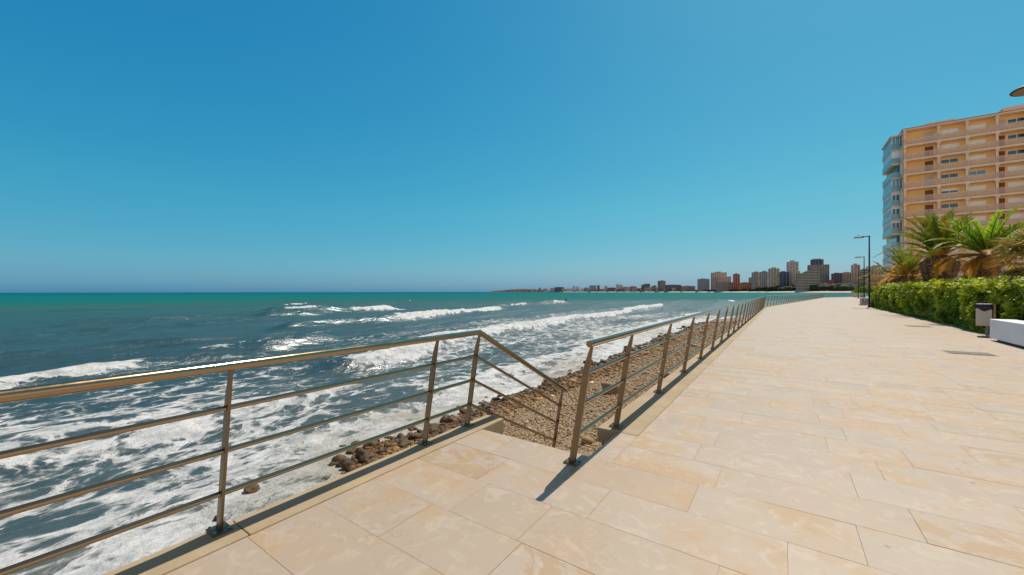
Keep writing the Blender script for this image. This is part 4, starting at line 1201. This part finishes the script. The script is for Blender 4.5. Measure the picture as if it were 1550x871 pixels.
random.seed(2)
X4 = lambda c: 1000 + c / 4.697
Y4 = lambda c: 380 + c / 4.697
T = [
    ('brown block of flats at the near end of the low shoreline row', X4(-8), X4(32), Y4(212), 'brown', {}),
    ('long low dark grey slab just inland of the far beach', X4(40), X4(140), Y4(241), 'dark', dict(deep=.3)),
    ('low brown block between the grey slab and the squat tower', X4(152), X4(240), Y4(250), 'brown', dict(deep=.4)),
    ('squat greyish brown tower with a rooftop box, standing alone', X4(268), X4(342), Y4(200), 'grey', {}),
    ('wide tan slab tower with a flat roof left of the thin brick tower', X4(365), X4(460), Y4(155), 'tan', dict(back=120)),
    ('lower peach block in front of the wide tan tower', X4(405), X4(492), Y4(184), 'peach', dict(back=90)),
    ('lowest peach block at the foot of the wide tan tower', X4(398), X4(520), Y4(224), 'brown', dict(back=60, deep=.3)),
    ('thin red brick tower standing apart from the others', X4(518), X4(560), Y4(166), 'red', {}),
    ('low red roofed block beside the thin brick tower', X4(562), X4(640), Y4(226), 'red', dict(deep=.4)),
    ('slim grey block tucked behind the twin towers', X4(628), X4(660), Y4(192), 'grey', dict(back=160)),
    ('grey twin tower with an orange flank', X4(652), X4(710), Y4(154), 'grey', dict(extra=stripe(.62, .98, 'orange'), rot=0)),
    ('plain grey twin tower beside its orange flanked sister', X4(711), X4(768), Y4(150), 'grey', dict(extra=stripe(.75, .98, 'beige'))),
    ('tall grey beige tower right of the twin towers', X4(773), X4(838), Y4(127), 'tan', dict(extra=stripe(.70, .98, 'orange'))),
    ('dark navy glazed tower with pale edges', X4(842), X4(906), Y4(152), 'navy', dict(extra=stripe(0.01, .12, 'peach'), back=110)),
    ('tallest slender beige tower in the skyline', X4(903), X4(973), Y4(80), 'beige', dict(back=160)),
    ('beige annexe against the tallest slender tower', X4(946), X4(986), Y4(146), 'peach', dict(back=120)),
    ('stepped apartment block with pale balcony bands', X4(982), X4(1112), Y4(158), 'banded', dict(extra=steps_(5, 'banded'), back=70, roof=0)),
    ('massive tower with a projecting crown, highest on the shore', X4(1062), X4(1178), Y4(100), 'brown', dict(extra=crown(.14, .74, 19, 'navy'), back=170, roof=0)),
    ('glazed grey block at the foot of the massive tower', X4(1085), X4(1160), Y4(182), 'teal', dict(back=120)),
    ('low red block right of the massive tower', X4(1160), X4(1228), Y4(210), 'red', dict(back=150, deep=.4)),
    ('dark grey block at the edge of the scrub slope', X4(1222), X4(1282), Y4(163), 'dark', dict(back=180)),
    ('wide peach block on top of the scrub slope', X4(1281), X4(1368), Y4(158), 'peach', dict(back=200, deep=.4)),
    ('peach tower just left of the lamp posts', X4(1363), X4(1410), Y4(102), 'peach', dict(back=200)),
    ('white stepped flats seen between the lamp posts', X4(1424), X4(1482), Y4(135), 'banded', dict(back=150)),
    ('pink flats glimpsed behind the dry palm fronds', X4(1484), X4(1600), Y4(112), 'peach', dict(back=190, deep=.4)),
]
for lb, x0, x1, yt, fac, kw in T: tower(lb, x0, x1, yt, fac, **kw)
X3 = lambda c: 720 + c / 5.0
Y3 = lambda c: 380 + c / 5.0
T = [
    ('long dark low block among the shoreline row', 600, 668, 272, 'dark'), ('needle thin tower in the low shoreline row', 737, 748, 264, 'grey'), ('pale small block beside the needle thin tower', 755, 783, 267, 'white'),
    ('pale squat block halfway along the shoreline row', 820, 850, 276, 'grey'), ('broad grey block rising over the shoreline row', 862, 913, 260, 'grey'), ('narrow grey tower beside the broad grey block', 920, 938, 259, 'dark'),
    ('single small tan tower past the broad grey block', 976, 996, 264, 'tan'), ('long low block before the pair of slim towers', 1000, 1062, 277, 'dark'), ('taller slim tower of the tan pair', 1063, 1085, 251, 'beige'),
    ('shorter slim tower of the tan pair', 1088, 1111, 256, 'peach'), ('low brown block right of the tan pair', 1115, 1160, 272, 'brown'), ('low red brown flats with uneven roofs', 1168, 1216, 268, 'red'),
    ('dark stepped block like a dome', 1257, 1316, 254, 'dark'), ('low block between the stepped block and the square tower', 1330, 1366, 267, 'brown'), ('square brown tower rising alone above the beach', 1380, 1434, 227, 'brown'),
    ('long low dark terrace right of the square brown tower', 1440, 1520, 258, 'dark'), ('low peach terrace at the foot of the square brown tower', 1365, 1440, 275, 'peach'),
]
for lb, x0, x1, yt, fac in T:
    tower(lb, X3(x0), X3(x1), Y3(yt), fac, extra=(steps_(2, 'dark') if 'stepped' in lb else None))
for i in range(100):
    c = random.uniform(405, 1240) if i < 76 else random.uniform(1240, 1540); wd = random.uniform(12, 38)
    tower('tiny pale block in the hazy row of houses along the far shore', X3(c), X3(c + wd), Y3(random.uniform(274, 290)) if c > 470 else Y3(random.uniform(283, 291)), random.choice(['white', 'grey', 'white', 'tan', 'peach', 'dark']), roof=0, back=random.uniform(50, 150), group='tiny houses along the far shore', name='far_house')

# ------------------------------------------------------------------ small things on the water and far beach
def buoy(px, d, label, r_):
    x, y = at(px, d); m = MB(); m.lathe([(0, -.5), (.6, -.35), (1.0, .05), (.92, .55), (.5, .95), (.12, 1.1), (.10, 1.5), (0, 1.55)], (0, 0, 0), 18)
    o = m.build('buoy', M['buoy'], None, (x, y, SEA + .1), flat=False); o.scale = (r_,) * 3; tag(o, label, 'buoy', 'orange marker buoys')
buoy(620, 132, 'orange buoy floating beyond the breakers towards the open horizon', .38)
buoy(1074, 250, 'distant orange buoy near the city end of the bay', .5)
x, y = at(1149, 1535); m = MB(); m.tube([(0, 0, 0), (0, 0, 9)], 1.1, 8); m.add([(-1.1, -.2, 3), (2.0, -.2, 3.4), (1.8, -.2, 8.6), (-1.1, -.2, 9), (-1.1, .2, 3), (2.0, .2, 3.4), (1.8, .2, 8.6), (-1.1, .2, 9)], [(0, 1, 2, 3), (7, 6, 5, 4), (0, 4, 5, 1), (1, 5, 6, 2), (2, 6, 7, 3)])
tag(m.build('beach_banner', M['yellow'], None, (x, y, .5)), 'bright yellow upright banner on the far beach before the twin towers', 'banner')
x, y = at(1212.5, 1330); m = MB(); m.tube([(0, 0, 0), (0, 0, 8), (0, 0, 14)], [2.6, 2.4, 1.2], 8); m.lathe([(0, 15.5), (1.6, 14.2), (1.9, 13.4), (1.2, 13.2)], (0, 0, 0), 10)
tag(m.build('watchtower', M['pale'], None, (x, y, 1)), 'small pale round watchtower standing on the far beach', 'tower')


def surfer():
    x, y = at(856.5, 118); z = SEA + .55
    m = MB(); m.add([], [])
    prof = [(-1.1, .02), (-.9, .17), (-.4, .26), (.2, .28), (.7, .22), (1.05, .08), (1.18, .01)]
    vs = []; fs = []
    for (a, hw) in prof: vs += [(a, -hw, .03 + .12 * max(0, a) ** 2), (a, hw, .03 + .12 * max(0, a) ** 2), (a, hw * .9, -.05 + .12 * max(0, a) ** 2), (a, -hw * .9, -.05 + .12 * max(0, a) ** 2)]
    for i in range(len(prof) - 1):
        for j in range(4): fs.append((i * 4 + j, i * 4 + (j + 1) % 4, i * 4 + 4 + (j + 1) % 4, i * 4 + 4 + j))
    m.add(vs, fs); o = m.build('surfboard', M['board'], None, (x, y, z), flat=False); o.rotation_euler = (0, -.35, R(-10)); tag(o, 'pale surfboard nosing over a swell beyond the breakers', 'surfboard')
    me = bpy.data.meshes.new('person')
    J = [(0, 0, .16), (.25, 0, .24), (.5, 0, .36), (.62, 0, .46), (.74, 0, .56), (-.45, .1, .12), (-.85, .12, .12), (-.45, -.1, .12), (-.85, -.12, .12), (.5, .2, .34), (.62, .34, .14), (.8, .36, .02), (.5, -.2, .34), (.62, -.34, .14), (.8, -.36, .02)]
    Ed = [(0, 1), (1, 2), (2, 3), (3, 4), (0, 5), (5, 6), (0, 7), (7, 8), (2, 9), (9, 10), (10, 11), (2, 12), (12, 13), (13, 14)]
    me.from_pydata(J, Ed, []); o2 = bpy.data.objects.new('person', me); COL.objects.link(o2); me.materials.append(M['wetsuit'])
    o2.modifiers.new('skin', 'SKIN'); sub = o2.modifiers.new('sub', 'SUBSURF'); sub.levels = 1; sub.render_levels = 1
    rad = [.14, .14, .16, .06, .11, .085, .05, .085, .05, .07, .045, .035, .07, .045, .035]
    for v, r_ in zip(me.skin_vertices[0].data, rad): v.radius = (r_, r_)
    me.skin_vertices[0].data[0].use_root = True
    o2.location = (x, y, z + .02); o2.rotation_euler = (0, -.35, R(-10)); tag(o2, 'distant surfer in a dark wetsuit lying prone on a pale board', 'person')
surfer()
